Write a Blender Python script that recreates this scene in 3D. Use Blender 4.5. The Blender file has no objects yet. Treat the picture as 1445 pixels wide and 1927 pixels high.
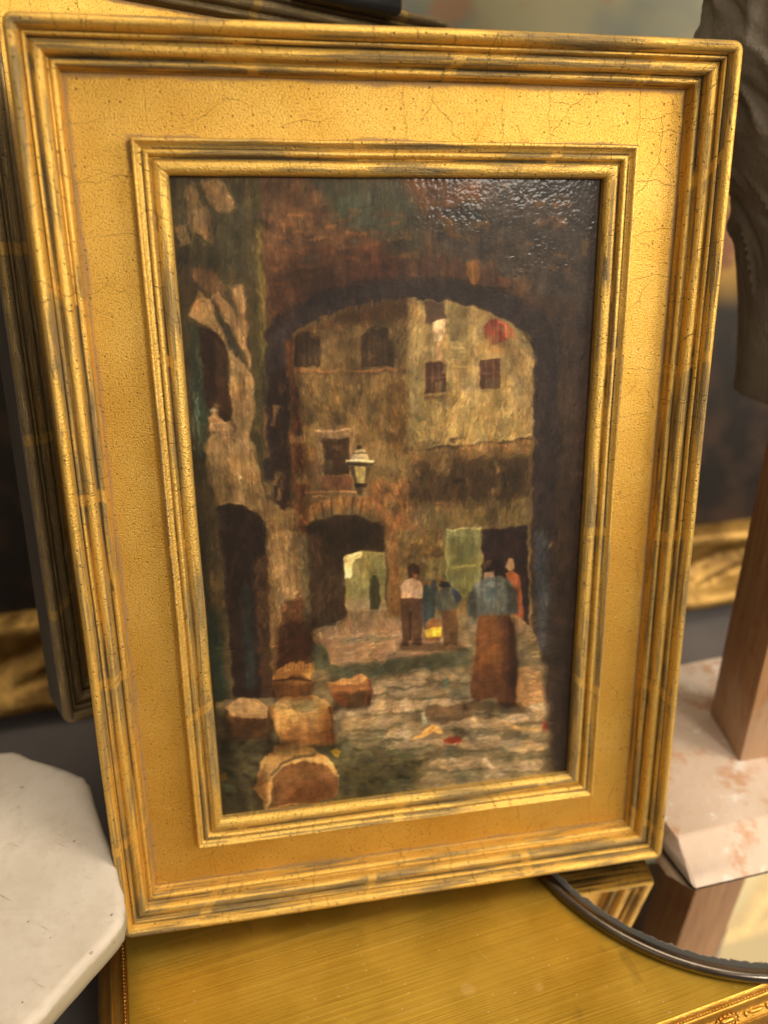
import bpy, bmesh, math, random
import numpy as np
from mathutils import Vector, Matrix

random.seed(7)
RNG = np.random.default_rng(11)
scene = bpy.context.scene
col = scene.collection

# ------------------------------------------------------------------ camera
cam_d = bpy.data.cameras.new('camera')
cam_o = bpy.data.objects.new('camera', cam_d)
col.objects.link(cam_o)
cam_o.matrix_world = Matrix(((0.94991, 0.13437, -0.28217, 0.03274),
                             (-0.31228, 0.44413, -0.83978, -0.25838),
                             (0.01248, 0.88583, 0.46384, 0.33329),
                             (0, 0, 0, 1)))
cam_d.sensor_fit = 'AUTO'
cam_d.sensor_width = 36.0
cam_d.lens = 27.78
cam_d.clip_start = 0.01
cam_d.clip_end = 50
cam_d.dof.use_dof = True
cam_d.dof.focus_distance = 0.302
cam_d.dof.aperture_fstop = 5.8
scene.camera = cam_o

# ------------------------------------------------------------------ world, lamps, exposure
world = bpy.data.worlds.new('World')
scene.world = world
world.use_nodes = True
wn = world.node_tree
bg = wn.nodes['Background']
wtc = wn.nodes.new('ShaderNodeTexCoord')
wsx = wn.nodes.new('ShaderNodeSeparateXYZ')
wn.links.new(wtc.outputs['Generated'], wsx.inputs[0])
wr = wn.nodes.new('ShaderNodeValToRGB')
wr.color_ramp.elements[0].position = 0.0
wr.color_ramp.elements[0].color = (0.06, 0.042, 0.026, 1)
wr.color_ramp.elements[1].position = 1.0
wr.color_ramp.elements[1].color = (0.9, 0.78, 0.60, 1)
e = wr.color_ramp.elements.new(0.5)
e.color = (0.40, 0.30, 0.195, 1)
wma = wn.nodes.new('ShaderNodeMapRange')
wma.inputs[1].default_value = -1
wma.inputs[2].default_value = 1
wn.links.new(wsx.outputs[2], wma.inputs[0])
wn.links.new(wma.outputs[0], wr.inputs[0])
wn.links.new(wr.outputs[0], bg.inputs[0])
bg.inputs[1].default_value = 0.50


def area_lamp(name, loc, target, size, power, color):
    d = bpy.data.lights.new(name, 'AREA')
    d.shape = 'SQUARE'
    d.size = size
    d.energy = power
    d.color = color
    o = bpy.data.objects.new(name, d)
    col.objects.link(o)
    o.location = loc
    o.rotation_euler = (Vector(target) - Vector(loc)).to_track_quat('-Z', 'Y').to_euler()
    return o


area_lamp('gallery_lamp', (0.50, -1.40, 0.92), (0.17, 0.0, 0.2), 0.30, 10, (1.0, 0.92, 0.80))
area_lamp('right_spot_lamp', (1.15, -0.80, 0.78), (0.3, 0.0, 0.1), 0.55, 15, (1.0, 0.88, 0.70))
area_lamp('ceiling_lamp', (0.30, -0.25, 1.9), (0.15, 0.0, 0.1), 0.9, 16, (1.0, 0.84, 0.62))
rl = area_lamp('mirror_band_lamp', (0.675, 0.185, 0.56), (0.265, -0.095, 0.0), 0.10, 0.15, (1.0, 0.76, 0.40))  # unseen strip lamp, added to reflect as the warm band in the mirror
rl.data.shape = 'RECTANGLE'
rl.data.size_y = 0.42
area_lamp('far_room_lamp', (-1.3, -1.5, 0.9), (0.1, 0.0, 0.2), 0.9, 2.5, (1.0, 0.84, 0.62))

scene.view_settings.view_transform = 'Standard'
scene.view_settings.look = 'None'
scene.view_settings.exposure = 0.0
scene.view_settings.gamma = 1.0
scene.view_settings.use_curve_mapping = False
scene.render.engine = 'CYCLES'
scene.cycles.use_denoising = True
scene.cycles.max_bounces = 6
scene.cycles.sample_clamp_indirect = 1.2
scene.cycles.blur_glossy = 1.0
scene.cycles.caustics_reflective = False
scene.cycles.caustics_refractive = False


# ------------------------------------------------------------------ helpers
def tag(o, label=None, cat=None, group=None, kind=None):
    if label: o['label'] = label
    if cat: o['category'] = cat
    if group: o['group'] = group
    if kind: o['kind'] = kind
    return o


def empty(name, mat=None, loc=None):
    o = bpy.data.objects.new(name, None)
    o.empty_display_size = 0.02
    col.objects.link(o)
    if mat is not None: o.matrix_world = mat
    if loc is not None: o.location = loc
    return o


def mesh_obj(name, verts, faces, mat, parent=None, smooth=True, uvs=None, sharp=None):
    me = bpy.data.meshes.new(name)
    me.from_pydata([tuple(v) for v in verts], [], faces)
    if uvs is not None:
        uvl = me.uv_layers.new(name='UVMap')
        flat = []
        for lo in me.loops:
            pass
        data = np.zeros(len(me.loops) * 2, np.float32)
        k = 0
        for fi, f in enumerate(faces):
            for j in range(len(f)):
                data[2 * k:2 * k + 2] = uvs[fi][j]
                k += 1
        uvl.data.foreach_set('uv', data)
    me.validate()
    bm = bmesh.new()
    bm.from_mesh(me)
    bmesh.ops.recalc_face_normals(bm, faces=bm.faces)
    bm.to_mesh(me)
    bm.free()
    if smooth:
        me.polygons.foreach_set('use_smooth', [True] * len(me.polygons))
        if sharp is not None:
            me.set_sharp_from_angle(angle=math.radians(sharp))
    me.materials.append(mat)
    o = bpy.data.objects.new(name, me)
    col.objects.link(o)
    if parent is not None: o.parent = parent
    return o


class NT:
    """small node-graph builder"""
    def __init__(self, name):
        self.m = bpy.data.materials.new(name)
        self.m.use_nodes = True
        self.t = self.m.node_tree
        self.bsdf = self.t.nodes['Principled BSDF']
        self.out = self.t.nodes['Material Output']

    def _in(self, node, idx, v):
        s = node.inputs[idx]
        if isinstance(v, bpy.types.NodeSocket):
            self.t.links.new(v, s)
        else:
            if s.type == 'RGBA' and len(v) == 3: v = (*v, 1)
            s.default_value = v

    def node(self, typ, out=0, ins=None, **props):
        n = self.t.nodes.new(typ)
        for k, v in props.items(): setattr(n, k, v)
        for k, v in (ins or {}).items(): self._in(n, k, v)
        return n.outputs[out]

    def math(self, op, a, b=0.0, clamp=False):
        return self.node('ShaderNodeMath', 0, {0: a, 1: b}, operation=op, use_clamp=clamp)

    def xyz(self, x, y, z=0.0):
        return self.node('ShaderNodeCombineXYZ', 0, {0: x, 1: y, 2: z})

    def sep(self, v):
        n = self.t.nodes.new('ShaderNodeSeparateXYZ')
        self._in(n, 0, v)
        return n.outputs[0], n.outputs[1], n.outputs[2]

    def noise(self, vec, scale, detail=4, rough=0.55, dist=0.0, out=0):
        return self.node('ShaderNodeTexNoise', out, {'Vector': vec, 'Scale': scale, 'Detail': detail,
                                                     'Roughness': rough, 'Distortion': dist})

    def noisec(self, vec, scale, detail=3):
        return self.node('ShaderNodeTexNoise', 1, {'Vector': vec, 'Scale': scale, 'Detail': detail})

    def voro(self, vec, scale, feature='F1', out=0, rand=1.0):
        return self.node('ShaderNodeTexVoronoi', out, {'Vector': vec, 'Scale': scale, 'Randomness': rand}, feature=feature, voronoi_dimensions='2D')

    def ramp(self, v, a, b, lo=0.0, hi=1.0):
        return self.node('ShaderNodeMapRange', 0, {0: v, 1: a, 2: b, 3: lo, 4: hi}, interpolation_type='SMOOTHSTEP')

    def mix(self, f, a, b):
        n = self.t.nodes.new('ShaderNodeMix')
        n.data_type = 'RGBA'
        self._in(n, 0, f); self._in(n, 6, a); self._in(n, 7, b)
        return n.outputs[2]

    def vadd(self, a, b):
        return self.node('ShaderNodeVectorMath', 0, {0: a, 1: b}, operation='ADD')

    def vmul(self, a, b):
        return self.node('ShaderNodeVectorMath', 0, {0: a, 1: b}, operation='MULTIPLY')

    def obj(self):
        return self.node('ShaderNodeTexCoord', 3)

    def uv(self):
        return self.node('ShaderNodeTexCoord', 2)

    def bump(self, h, strength, dist):
        return self.node('ShaderNodeBump', 0, {'Strength': strength, 'Distance': dist, 'Height': h})

    def set(self, **kw):
        names = {'base': 'Base Color', 'rough': 'Roughness', 'metal': 'Metallic', 'normal': 'Normal',
                 'spec': 'Specular IOR Level', 'coat': 'Coat Weight', 'coatr': 'Coat Roughness',
                 'aniso': 'Anisotropic'}
        for k, v in kw.items(): self._in(self.bsdf, names[k], v)
        return self.m


def arcpts(cx, cz, rx, rz, a0, a1, n):
    return [(cx + rx * math.cos(math.radians(a0 + (a1 - a0) * i / n)),
             cz + rz * math.sin(math.radians(a0 + (a1 - a0) * i / n))) for i in range(n + 1)]


OUTER = ([(0.0006, -0.0070), (0.0, -0.0060), (0.0, 0.0105)] + arcpts(0.0022, 0.0108, 0.0022, 0.0036, 170, 10, 8) +
         [(0.00455, 0.0106), (0.0048, 0.0101)] + arcpts(0.0054, 0.0102, 0.0006, 0.0008, 170, 10, 5) +
         [(0.00605, 0.0096), (0.0062, 0.0090)] + arcpts(0.0083, 0.0074, 0.0021, 0.0022, 150, 8, 7) +
         [(0.01045, 0.0064), (0.0106, 0.0052), (0.0109, 0.0050)] + arcpts(0.0121, 0.0043, 0.0012, 0.0013, 150, 5, 5) +
         [(0.0134, 0.0030), (0.0136, 0.0012), (0.0138, 0.0), (0.0142, -0.0004)])
INNER = ([(0.0336, -0.0004), (0.0337, 0.0020), (0.0338, 0.0044)] + arcpts(0.0346, 0.0044, 0.0008, 0.0009, 170, 20, 5) +
         [(0.0357, 0.0040), (0.0372, 0.0033)] + arcpts(0.0382, 0.0033, 0.0010, 0.0010, 150, 10, 5) +
         [(0.0394, 0.0026), (0.0395, 0.0019), (0.0399, 0.0018)] + arcpts(0.0424, 0.0012, 0.0025, 0.0022, 160, 25, 6) +
         [(0.0451, 0.0014), (0.04518, 0.0008), (0.04518, -0.0030)])



def groove_pos(profile, insets):
    """distance along the profile at the given insets"""
    a, out_ = 0.0, []
    for p, q in zip(profile, profile[1:]):
        a += math.dist(p, q)
        if any(p[0] < g_ <= q[0] for g_ in insets): out_.append(a)
    return out_


# ------------------------------------------------------------------ materials
def mat_moulding(name, dark=0.0, warm=(0.88, 0.56, 0.135), seed=0.0, grooves=()):
    """Gilded moulding. UV: u = metres along the rail, v = metres across the profile."""
    g = NT(name)
    u, v, _ = g.sep(g.uv())
    vec = g.xyz(u, v, seed)
    st = g.noise(g.vmul(vec, (9, 620, 1)), 1.0, 5, 0.6)
    st2 = g.noise(g.vmul(vec, (55, 2600, 1)), 1.0, 3, 0.6)
    patch = g.noise(g.vmul(vec, (24, 130, 1)), 1.0, 3, 0.5)
    # leaf laps: short bands where two leaves overlap and the gold is whole
    uw = g.math('ADD', u, g.math('MULTIPLY', g.noise(g.xyz(g.math('MULTIPLY', u, 9), g.math('MULTIPLY', v, 30), seed), 1.0, 2), 0.016))
    cell = g.math('FRACT', g.math('MULTIPLY', uw, 13.3))
    lap = g.ramp(g.math('ABSOLUTE', g.math('SUBTRACT', cell, 0.5)), 0.036, 0.022)
    wear = g.math('ADD', g.math('MULTIPLY', st, 0.62), g.math('MULTIPLY', patch, 0.50))
    wear = g.ramp(wear, 0.535 - dark, 0.635 - dark)
    wear = g.math('MULTIPLY', wear, g.ramp(st2, 0.30, 0.60, 0.45, 1.0))
    wear = g.math('MULTIPLY', wear, g.math('SUBTRACT', 1.0, g.math('MULTIPLY', lap, 0.60)))
    wear = g.math('MULTIPLY', wear, 0.86)
    gold = g.mix(g.noise(g.vmul(vec, (70, 300, 1)), 1.0, 4), (warm[0] * 0.84, warm[1] * 0.80, warm[2] * 0.66), warm)
    gold = g.mix(g.math('MULTIPLY', lap, 0.22), gold, (0.86, 0.53, 0.12))
    c = g.mix(wear, gold, (0.100, 0.085, 0.066))
    # rubbed-through patches and chips of dark grey ground
    ch = g.noise(g.vmul(vec, (40, 190, 1)), 1.0, 6, 0.7)
    chip = g.math('MULTIPLY', g.ramp(ch, 0.60, 0.645), g.ramp(g.noise(g.vmul(vec, (9, 40, 1)), 1.0, 2), 0.45, 0.60))
    c = g.mix(g.math('MULTIPLY', chip, 0.8), c, (0.085, 0.075, 0.068))
    # yellow leaf rubbed bright along the high edges, in broken streaks
    c = g.mix(g.math('MULTIPLY', g.ramp(st2, 0.56, 0.66), 0.45), c, (0.90, 0.66, 0.26))
    c = g.mix(g.math('MULTIPLY', g.ramp(st2, 0.43, 0.34), 0.28), c, (0.22, 0.13, 0.04))
    gr_n = g.noise(g.vmul(vec, (700, 1100, 1)), 1.0, 3, 0.7)
    c = g.mix(g.ramp(gr_n, 0.52, 0.66, 0, 0.38), c, (0.30, 0.18, 0.05))
    # fine cracks running square across the rail
    crack = None
    for fq, sd, thr in ((75.0, 0.0, 0.42), (118.0, 5.5, 0.62)):
        uc = g.math('ADD', u, g.math('MULTIPLY', g.noise(g.xyz(g.math('MULTIPLY', u, 40), g.math('MULTIPLY', v, 150), seed + sd), 1.0, 3), 0.010))
        cc = g.math('MULTIPLY', uc, fq)
        fr = g.math('ABSOLUTE', g.math('SUBTRACT', g.math('FRACT', cc), 0.5))
        idn = g.node('ShaderNodeTexWhiteNoise', 0, {1: g.math('ADD', g.math('FLOOR', cc), sd)}, noise_dimensions='1D')
        ln = g.math('MULTIPLY', g.ramp(fr, 0.0120 * fq / 75, 0.0045 * fq / 75), g.math('GREATER_THAN', idn, thr))
        ln = g.math('MULTIPLY', ln, g.ramp(g.noise(g.vmul(vec, (60, 190, 1)), 1.0, 2), 0.42, 0.52))
        crack = ln if crack is None else g.math('MAXIMUM', crack, ln)
    sp = g.voro(g.vmul(vec, (300, 300, 1)), 1.0)
    r1, r2, _ = g.sep(g.voro(g.vmul(vec, (300, 300, 1)), 1.0, 'F1', 1))
    speck = g.math('MULTIPLY', g.ramp(sp, g.math('ADD', g.math('MULTIPLY', r2, 0.11), 0.06), g.math('MULTIPLY', r2, 0.07)), g.math('GREATER_THAN', r1, 0.55))
    # old dirt in the grooves, with their shade painted in as well
    dirt_shade = None
    for gv in grooves:
        dd_ = g.math('ABSOLUTE', g.math('SUBTRACT', g.math('ADD', v, g.math('MULTIPLY', g.math('SUBTRACT', st, 0.5), 0.0006)), gv))
        ln = g.ramp(dd_, 0.00075, 0.00025)
        dirt_shade = ln if dirt_shade is None else g.math('MAXIMUM', dirt_shade, ln)
    if dirt_shade is not None:
        dirt_shade = g.math('MULTIPLY', dirt_shade, g.ramp(g.noise(g.vmul(vec, (14, 60, 1)), 1.0, 4), 0.36, 0.58))
        dirt_shade = g.math('MULTIPLY', dirt_shade, g.math('SUBTRACT', 0.85, g.math('MULTIPLY', lap, 0.5)))
        c = g.mix(dirt_shade, c, (0.030, 0.030, 0.026))
        wear = g.math('MAXIMUM', wear, g.math('MULTIPLY', dirt_shade, 0.8))
    d = g.math('MAXIMUM', g.math('MULTIPLY', crack, 0.8), g.math('MULTIPLY', speck, 0.75))
    c = g.mix(d, c, (0.07, 0.045, 0.02))
    rough = g.math('ADD', g.math('MULTIPLY', wear, 0.25), g.math('ADD', 0.40, g.math('MULTIPLY', patch, 0.20)))
    h = g.math('ADD', g.math('MULTIPLY', st, 0.6), g.math('MULTIPLY', st2, 0.35))
    h = g.math('SUBTRACT', h, g.math('MULTIPLY', d, 0.8))
    h = g.math('ADD', h, g.math('MULTIPLY', g.noise(g.vmul(vec, (1300, 1300, 1)), 1.0, 3), 1.1))
    return g.set(base=c, metal=g.math('SUBTRACT', 0.80, g.math('MULTIPLY', wear, 0.45)), rough=rough,
                 normal=g.bump(h, 0.8, 0.00040))


def mat_panel(name, Wp=0.25037, Hp=0.35078):
    """Flat gilded panel: granular leaf, hairline craquelure, specks, rubbed edges."""
    g = NT(name)
    o = g.obj()
    x, y, z = g.sep(o)
    vec = g.xyz(x, y, 0.0)
    n1 = g.noise(vec, 45, 4)
    n2 = g.noise(vec, 14, 2)
    gold = g.mix(g.ramp(n1, 0.3, 0.7), (0.72, 0.415, 0.070), (0.80, 0.49, 0.105))
    gold = g.mix(g.ramp(n2, 0.45, 0.72), gold, (0.68, 0.37, 0.062))
    grain = g.noise(vec, 1550, 3, 0.65)
    gold = g.mix(g.ramp(grain, 0.50, 0.66, 0.0, 0.75), gold, (0.36, 0.18, 0.035))
    cv = g.vadd(vec, g.vmul(g.noisec(vec, 70, 3), (0.012, 0.012, 0)))
    ce = g.voro(cv, 52, 'DISTANCE_TO_EDGE')
    gate = g.ramp(g.noise(vec, 38, 2), 0.44, 0.58)
    crack = g.math('MULTIPLY', g.ramp(ce, 0.0075, 0.0025), gate)
    # cracks running square across the rails
    ax = g.math('ABSOLUTE', x)
    ay = g.math('ABSOLUTE', y)
    side = g.math('GREATER_THAN', g.math('SUBTRACT', ax, 0.0912), g.math('SUBTRACT', ay, 0.1414))
    q = g.node('ShaderNodeMix', 0, {0: side, 2: x, 3: y})
    qn = g.math('ADD', q, g.math('MULTIPLY', g.noise(vec, 60, 2), 0.010))
    cell = g.math('MULTIPLY', qn, 56.0)
    fr = g.math('ABSOLUTE', g.math('SUBTRACT', g.math('FRACT', cell), 0.5))
    idn = g.node('ShaderNodeTexWhiteNoise', 0, {1: g.math('FLOOR', cell)}, noise_dimensions='1D')
    tc = g.math('MULTIPLY', g.ramp(fr, 0.0065, 0.0025), g.math('GREATER_THAN', idn, 0.45))
    crack = g.math('MAXIMUM', crack, tc)
    sp = g.voro(vec, 300)
    r1, r2, _ = g.sep(g.voro(vec, 300, 'F1', 1))
    sg = g.ramp(g.noise(vec, 30, 2), 0.35, 0.65, 0.86, 0.45)
    speck = g.math('MULTIPLY', g.ramp(sp, g.math('ADD', g.math('MULTIPLY', r2, 0.12), 0.06), g.math('MULTIPLY', r2, 0.07)), g.math('GREATER_THAN', r1, sg))
    d = g.math('MAXIMUM', g.math('MULTIPLY', crack, 0.52), g.math('MULTIPLY', speck, 0.62))
    # rubbed mauve-grey ground showing at the two borders of the panel
    W2, H2 = Wp / 2, Hp / 2
    dout = g.math('MINIMUM', g.math('SUBTRACT', W2 - 0.0138, ax), g.math('SUBTRACT', H2 - 0.0138, ay))
    rub = g.ramp(g.math('ADD', dout, g.math('MULTIPLY', g.noise(vec, 55, 3), 0.0042)), 0.0042, 0.0026)
    din = g.math('MAXIMUM', g.math('SUBTRACT', ax, W2 - 0.0337), g.math('SUBTRACT', ay, H2 - 0.0337))
    rub2 = g.ramp(g.math('ADD', din, g.math('MULTIPLY', g.noise(vec, 40, 3), 0.006)), 0.0042, 0.0030)
    rub2 = g.math('MULTIPLY', rub2, g.ramp(y, 0.09, 0.12))
    rub = g.math('MULTIPLY', g.math('MAXIMUM', rub, rub2), 0.62)
    c = g.mix(rub, gold, (0.33, 0.20, 0.12))
    c = g.mix(d, c, (0.10, 0.055, 0.02))
    h = g.math('SUBTRACT', g.math('MULTIPLY', grain, 1.0), g.math('MULTIPLY', d, 0.6))
    h = g.math('ADD', h, g.math('MULTIPLY', n1, 0.25))
    rough = g.math('ADD', 0.47, g.math('MULTIPLY', rub, 0.3))
    return g.set(base=c, metal=g.math('SUBTRACT', 0.80, g.math('MULTIPLY', rub, 0.5)), rough=rough,
                 normal=g.bump(h, 0.62, 0.00045))


def mat_simple(name, c1, c2, scale=60, rough=0.6, bump=0.2, bd=0.0005, metal=0.0, spec=0.5, stretch=(1, 1, 1)):
    g = NT(name)
    o = g.vmul(g.obj(), stretch)
    n = g.noise(o, scale, 5, 0.6)
    f = g.noise(o, scale * 14, 3, 0.6)
    c = g.mix(g.ramp(n, 0.3, 0.7), c1, c2)
    h = g.math('ADD', n, g.math('MULTIPLY', f, 0.35))
    return g.set(base=c, rough=g.math('ADD', rough - 0.08, g.math('MULTIPLY', f, 0.16)), metal=metal, spec=spec,
                 normal=g.bump(h, bump, bd))


G_OUT = groove_pos(OUTER, (0.0048, 0.0062, 0.0107))
G_IN = groove_pos(INNER, (0.0338, 0.0366, 0.0396))
M_MOULD = mat_moulding('gilt_moulding', grooves=G_OUT)
M_INNER = mat_moulding('gilt_inner_moulding', -0.01, (0.88, 0.57, 0.145), 3.7, G_IN)
M_PANEL = mat_panel('gilt_panel')
M_PANEL2 = mat_panel('gilt_panel_rear', 0.222, 0.3135)
M_DARKGOLD = mat_moulding('dark_gilt', 0.14, (0.38, 0.25, 0.07), 8.1)  # darker gilt for the rear frame's mouldings, with heavier dark streaks
M_SIDE = mat_simple('dark_painted_side', (0.042, 0.038, 0.036), (0.058, 0.052, 0.048), 40, 0.6, 0.1)
M_BACK = mat_simple('bare_wood', (0.20, 0.12, 0.06), (0.14, 0.08, 0.04), 30, 0.7, 0.2)
M_BLACK = mat_simple('black_rubber', (0.010, 0.010, 0.012), (0.016, 0.016, 0.018), 80, 0.45, 0.1)


# ------------------------------------------------------------------ frame sweep
def sweep_frame(name, W, H, profile, mat, parent, closed=False, wob=0.00012, seg=0.012, rc=0.0040, sharp=40):
    """profile: list of (inset, z); swept round a W x H rectangle with lightly rounded corners."""
    rs = np.random.default_rng(len(name) * 7 + int(W * 1000))
    path = []          # (cornerx, cornery, type, t)
    na = 4
    corners = [(1, 1), (-1, 1), (-1, -1), (1, -1)]
    prof = list(profile)
    npf = len(prof)
    arc = [0.0]
    for i in range(1, npf):
        arc.append(arc[-1] + math.dist(prof[i], prof[i - 1]))
    stations = []
    for k in range(4):
        sx, sy = corners[k]
        nx, ny = corners[(k + 1) % 4]
        for a in range(na + 1):
            stations.append(('c', k, a / na))
        L = W if sy == ny else H
        m = max(2, int(L / seg))
        for j in range(1, m):
            stations.append(('s', k, j / m))
    verts, per = [], []
    s_acc = 0.0
    wobn = rs.normal(0, wob, (len(stations), 3))
    kern = np.array([1, 2, 3, 2, 1]) / 9.0
    for q in range(3):
        wobn[:, q] = np.convolve(np.r_[wobn[-2:, q], wobn[:, q], wobn[:2, q]], kern, 'valid')
    prev = None
    for si, (ty, k, t) in enumerate(stations):
        for (d, z) in prof:
            r = max(0.0003, rc - d)
            sx, sy = corners[k]
            hx, hy = W / 2 - d, H / 2 - d
            if ty == 'c':
                a0 = k * math.pi / 2
                ang = a0 + t * math.pi / 2
                x = sx * (hx - r) + r * math.cos(ang)
                y = sy * (hy - r) + r * math.sin(ang)
            else:
                nx, ny = corners[(k + 1) % 4]
                a1 = (k + 1) * math.pi / 2
                p0 = Vector((sx * (hx - r) + r * math.cos(a1), sy * (hy - r) + r * math.sin(a1)))
                p1 = Vector((nx * (hx - r) + r * math.cos(a1), ny * (hy - r) + r * math.sin(a1)))
                p = p0.lerp(p1, t)
                x, y = p.x, p.y
            wx, wy, wz = wobn[si]
            verts.append((x + wx, y + wy, z + wz))
        x0, y0 = verts[-npf][:2]
        if prev is not None: s_acc += math.hypot(x0 - prev[0], y0 - prev[1])
        prev = (x0, y0)
        per.append(s_acc)
    per_end = s_acc + math.hypot(verts[0][0] - prev[0], verts[0][1] - prev[1])
    faces, uvs = [], []
    ns = len(stations)
    rng = npf if closed else npf - 1
    for i in range(ns):
        j = (i + 1) % ns
        ub = per[j] if j else per_end
        for q in range(rng):
            q2 = (q + 1) % npf
            faces.append((i * npf + q, i * npf + q2, j * npf + q2, j * npf + q))
            vb = arc[q2] if q2 else arc[-1] + 0.01
            uvs.append(((per[i], arc[q]), (per[i], vb), (ub, vb), (ub, arc[q])))
    return mesh_obj(name, verts, faces, mat, parent, True, uvs, sharp)


Wf, Hf = 0.25037, 0.35078
MF = Matrix(((0.99091, 0.03580, -0.12971, 0.12934),
             (-0.13420, 0.19261, -0.97205, 0.00959),
             (-0.00982, 0.98062, 0.19566, 0.18025),
             (0, 0, 0, 1)))


def flat_ring(name, W, H, d0, d1, z, mat, parent):
    """flat rectangular ring between insets d0 and d1, gridded so that it can be very slightly uneven"""
    verts, faces = [], []
    n = 8
    rs = np.random.default_rng(5)
    cs = [(1, 1), (-1, 1), (-1, -1), (1, -1)]
    m = 24
    for k in range(4):
        for t in range(m):
            for i in range(n + 1):
                d = d0 + (d1 - d0) * i / n
                a = Vector((cs[k][0] * (W / 2 - d), cs[k][1] * (H / 2 - d)))
                b = Vector((cs[(k + 1) % 4][0] * (W / 2 - d), cs[(k + 1) % 4][1] * (H / 2 - d)))
                p = a.lerp(b, t / m)
                verts.append((p.x, p.y, z + rs.normal(0, 0.000012)))
    N = 4 * m
    for i in range(N):
        j = (i + 1) % N
        for q in range(n):
            faces.append((i * (n + 1) + q, i * (n + 1) + q + 1, j * (n + 1) + q + 1, j * (n + 1) + q))
    return mesh_obj(name, verts, faces, mat, parent, True)


def box(name, x0, x1, y0, y1, z0, z1, mat, parent=None, bevel=0.0):
    bm = bmesh.new()
    bmesh.ops.create_cube(bm, size=1)
    for v in bm.verts:
        v.co = Vector((x0 + (v.co.x + .5) * (x1 - x0), y0 + (v.co.y + .5) * (y1 - y0), z0 + (v.co.z + .5) * (z1 - z0)))
    if bevel:
        bmesh.ops.bevel(bm, geom=bm.edges[:], offset=bevel, segments=3, affect='EDGES', profile=0.5)
    me = bpy.data.meshes.new(name)
    bm.to_mesh(me)
    bm.free()
    me.polygons.foreach_set('use_smooth', [True] * len(me.polygons))
    me.set_sharp_from_angle(angle=math.radians(35))
    me.materials.append(mat)
    o = bpy.data.objects.new(name, me)
    col.objects.link(o)
    if parent is not None: o.parent = parent
    return o


# ------------------------------------------------------------------ the setting
M_GREY = mat_simple('grey_tabletop', (0.115, 0.105, 0.105), (0.15, 0.135, 0.135), 9, 0.45, 0.05)
t = box('table_surface', -1.6, 1.9, -0.9, 1.0, -0.09, -0.05, M_GREY)
tag(t, kind='structure')
M_WALL = mat_simple('brown_wall', (0.05, 0.035, 0.022), (0.07, 0.05, 0.03), 3, 0.8, 0.1)
w = box('back_wall', -2.5, 3.0, 1.0, 1.06, -0.4, 2.6, M_WALL)
tag(w, kind='structure')

# large blurred canvas leaning at the back, with its carved frame
g = NT('dark_oil_canvas')
o_ = g.obj()
x_, y_, z_ = g.sep(o_)
n_ = g.noise(o_, 9, 3)
nb = g.noise(o_, 22, 3)
top = g.mix(g.ramp(n_, 0.40, 0.62), (0.11, 0.12, 0.09), (0.21, 0.19, 0.10))
top = g.mix(g.ramp(nb, 0.55, 0.68), top, (0.20, 0.115, 0.06))
midc = g.mix(g.ramp(nb, 0.42, 0.60), (0.34, 0.19, 0.03), (0.17, 0.055, 0.018))
low = g.mix(g.ramp(nb, 0.40, 0.65), (0.010, 0.007, 0.005), (0.040, 0.020, 0.012))
yy = g.math('ADD', y_, g.math('MULTIPLY', n_, 0.06))
xr = g.ramp(x_, 0.22, 0.40)
c_ = g.mix(g.ramp(yy, 0.27, 0.31), low, g.mix(xr, (0.016, 0.012, 0.009), midc))
c_ = g.mix(g.ramp(yy, 0.40, 0.44), c_, g.mix(g.ramp(x_, 0.10, 0.28), (0.03, 0.025, 0.02), top))
M_CANVAS = g.set(base=c_, rough=0.5, spec=0.3)

ex = Vector((0.99823, -0.05998, 0)).normalized()
ez = Vector((0.0, 0.19, 0.98))
ez = (ez - ex * ex.dot(ez)).normalized()
eo = ex.cross(ez)
big = empty('large_framed_painting', Matrix(((ex.x, ez.x, eo.x, -0.0851), (ex.y, ez.y, eo.y, 0.227),
                                             (ex.z, ez.z, eo.z, -0.050), (0, 0, 0, 1))))
tag(big, 'large dark oil painting in carved gilt frame, blurred behind all the other things', 'painting')
g = NT('carved_gilt')
o_ = g.obj()
n_ = g.noise(o_, 38, 4)
M_CARVED = g.set(base=g.mix(g.ramp(n_, 0.3, 0.7), (0.16, 0.085, 0.02), (0.42, 0.25, 0.065)), metal=0.7, rough=0.5,
                 normal=g.bump(g.noise(o_, 60, 3), 0.8, 0.004))


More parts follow.
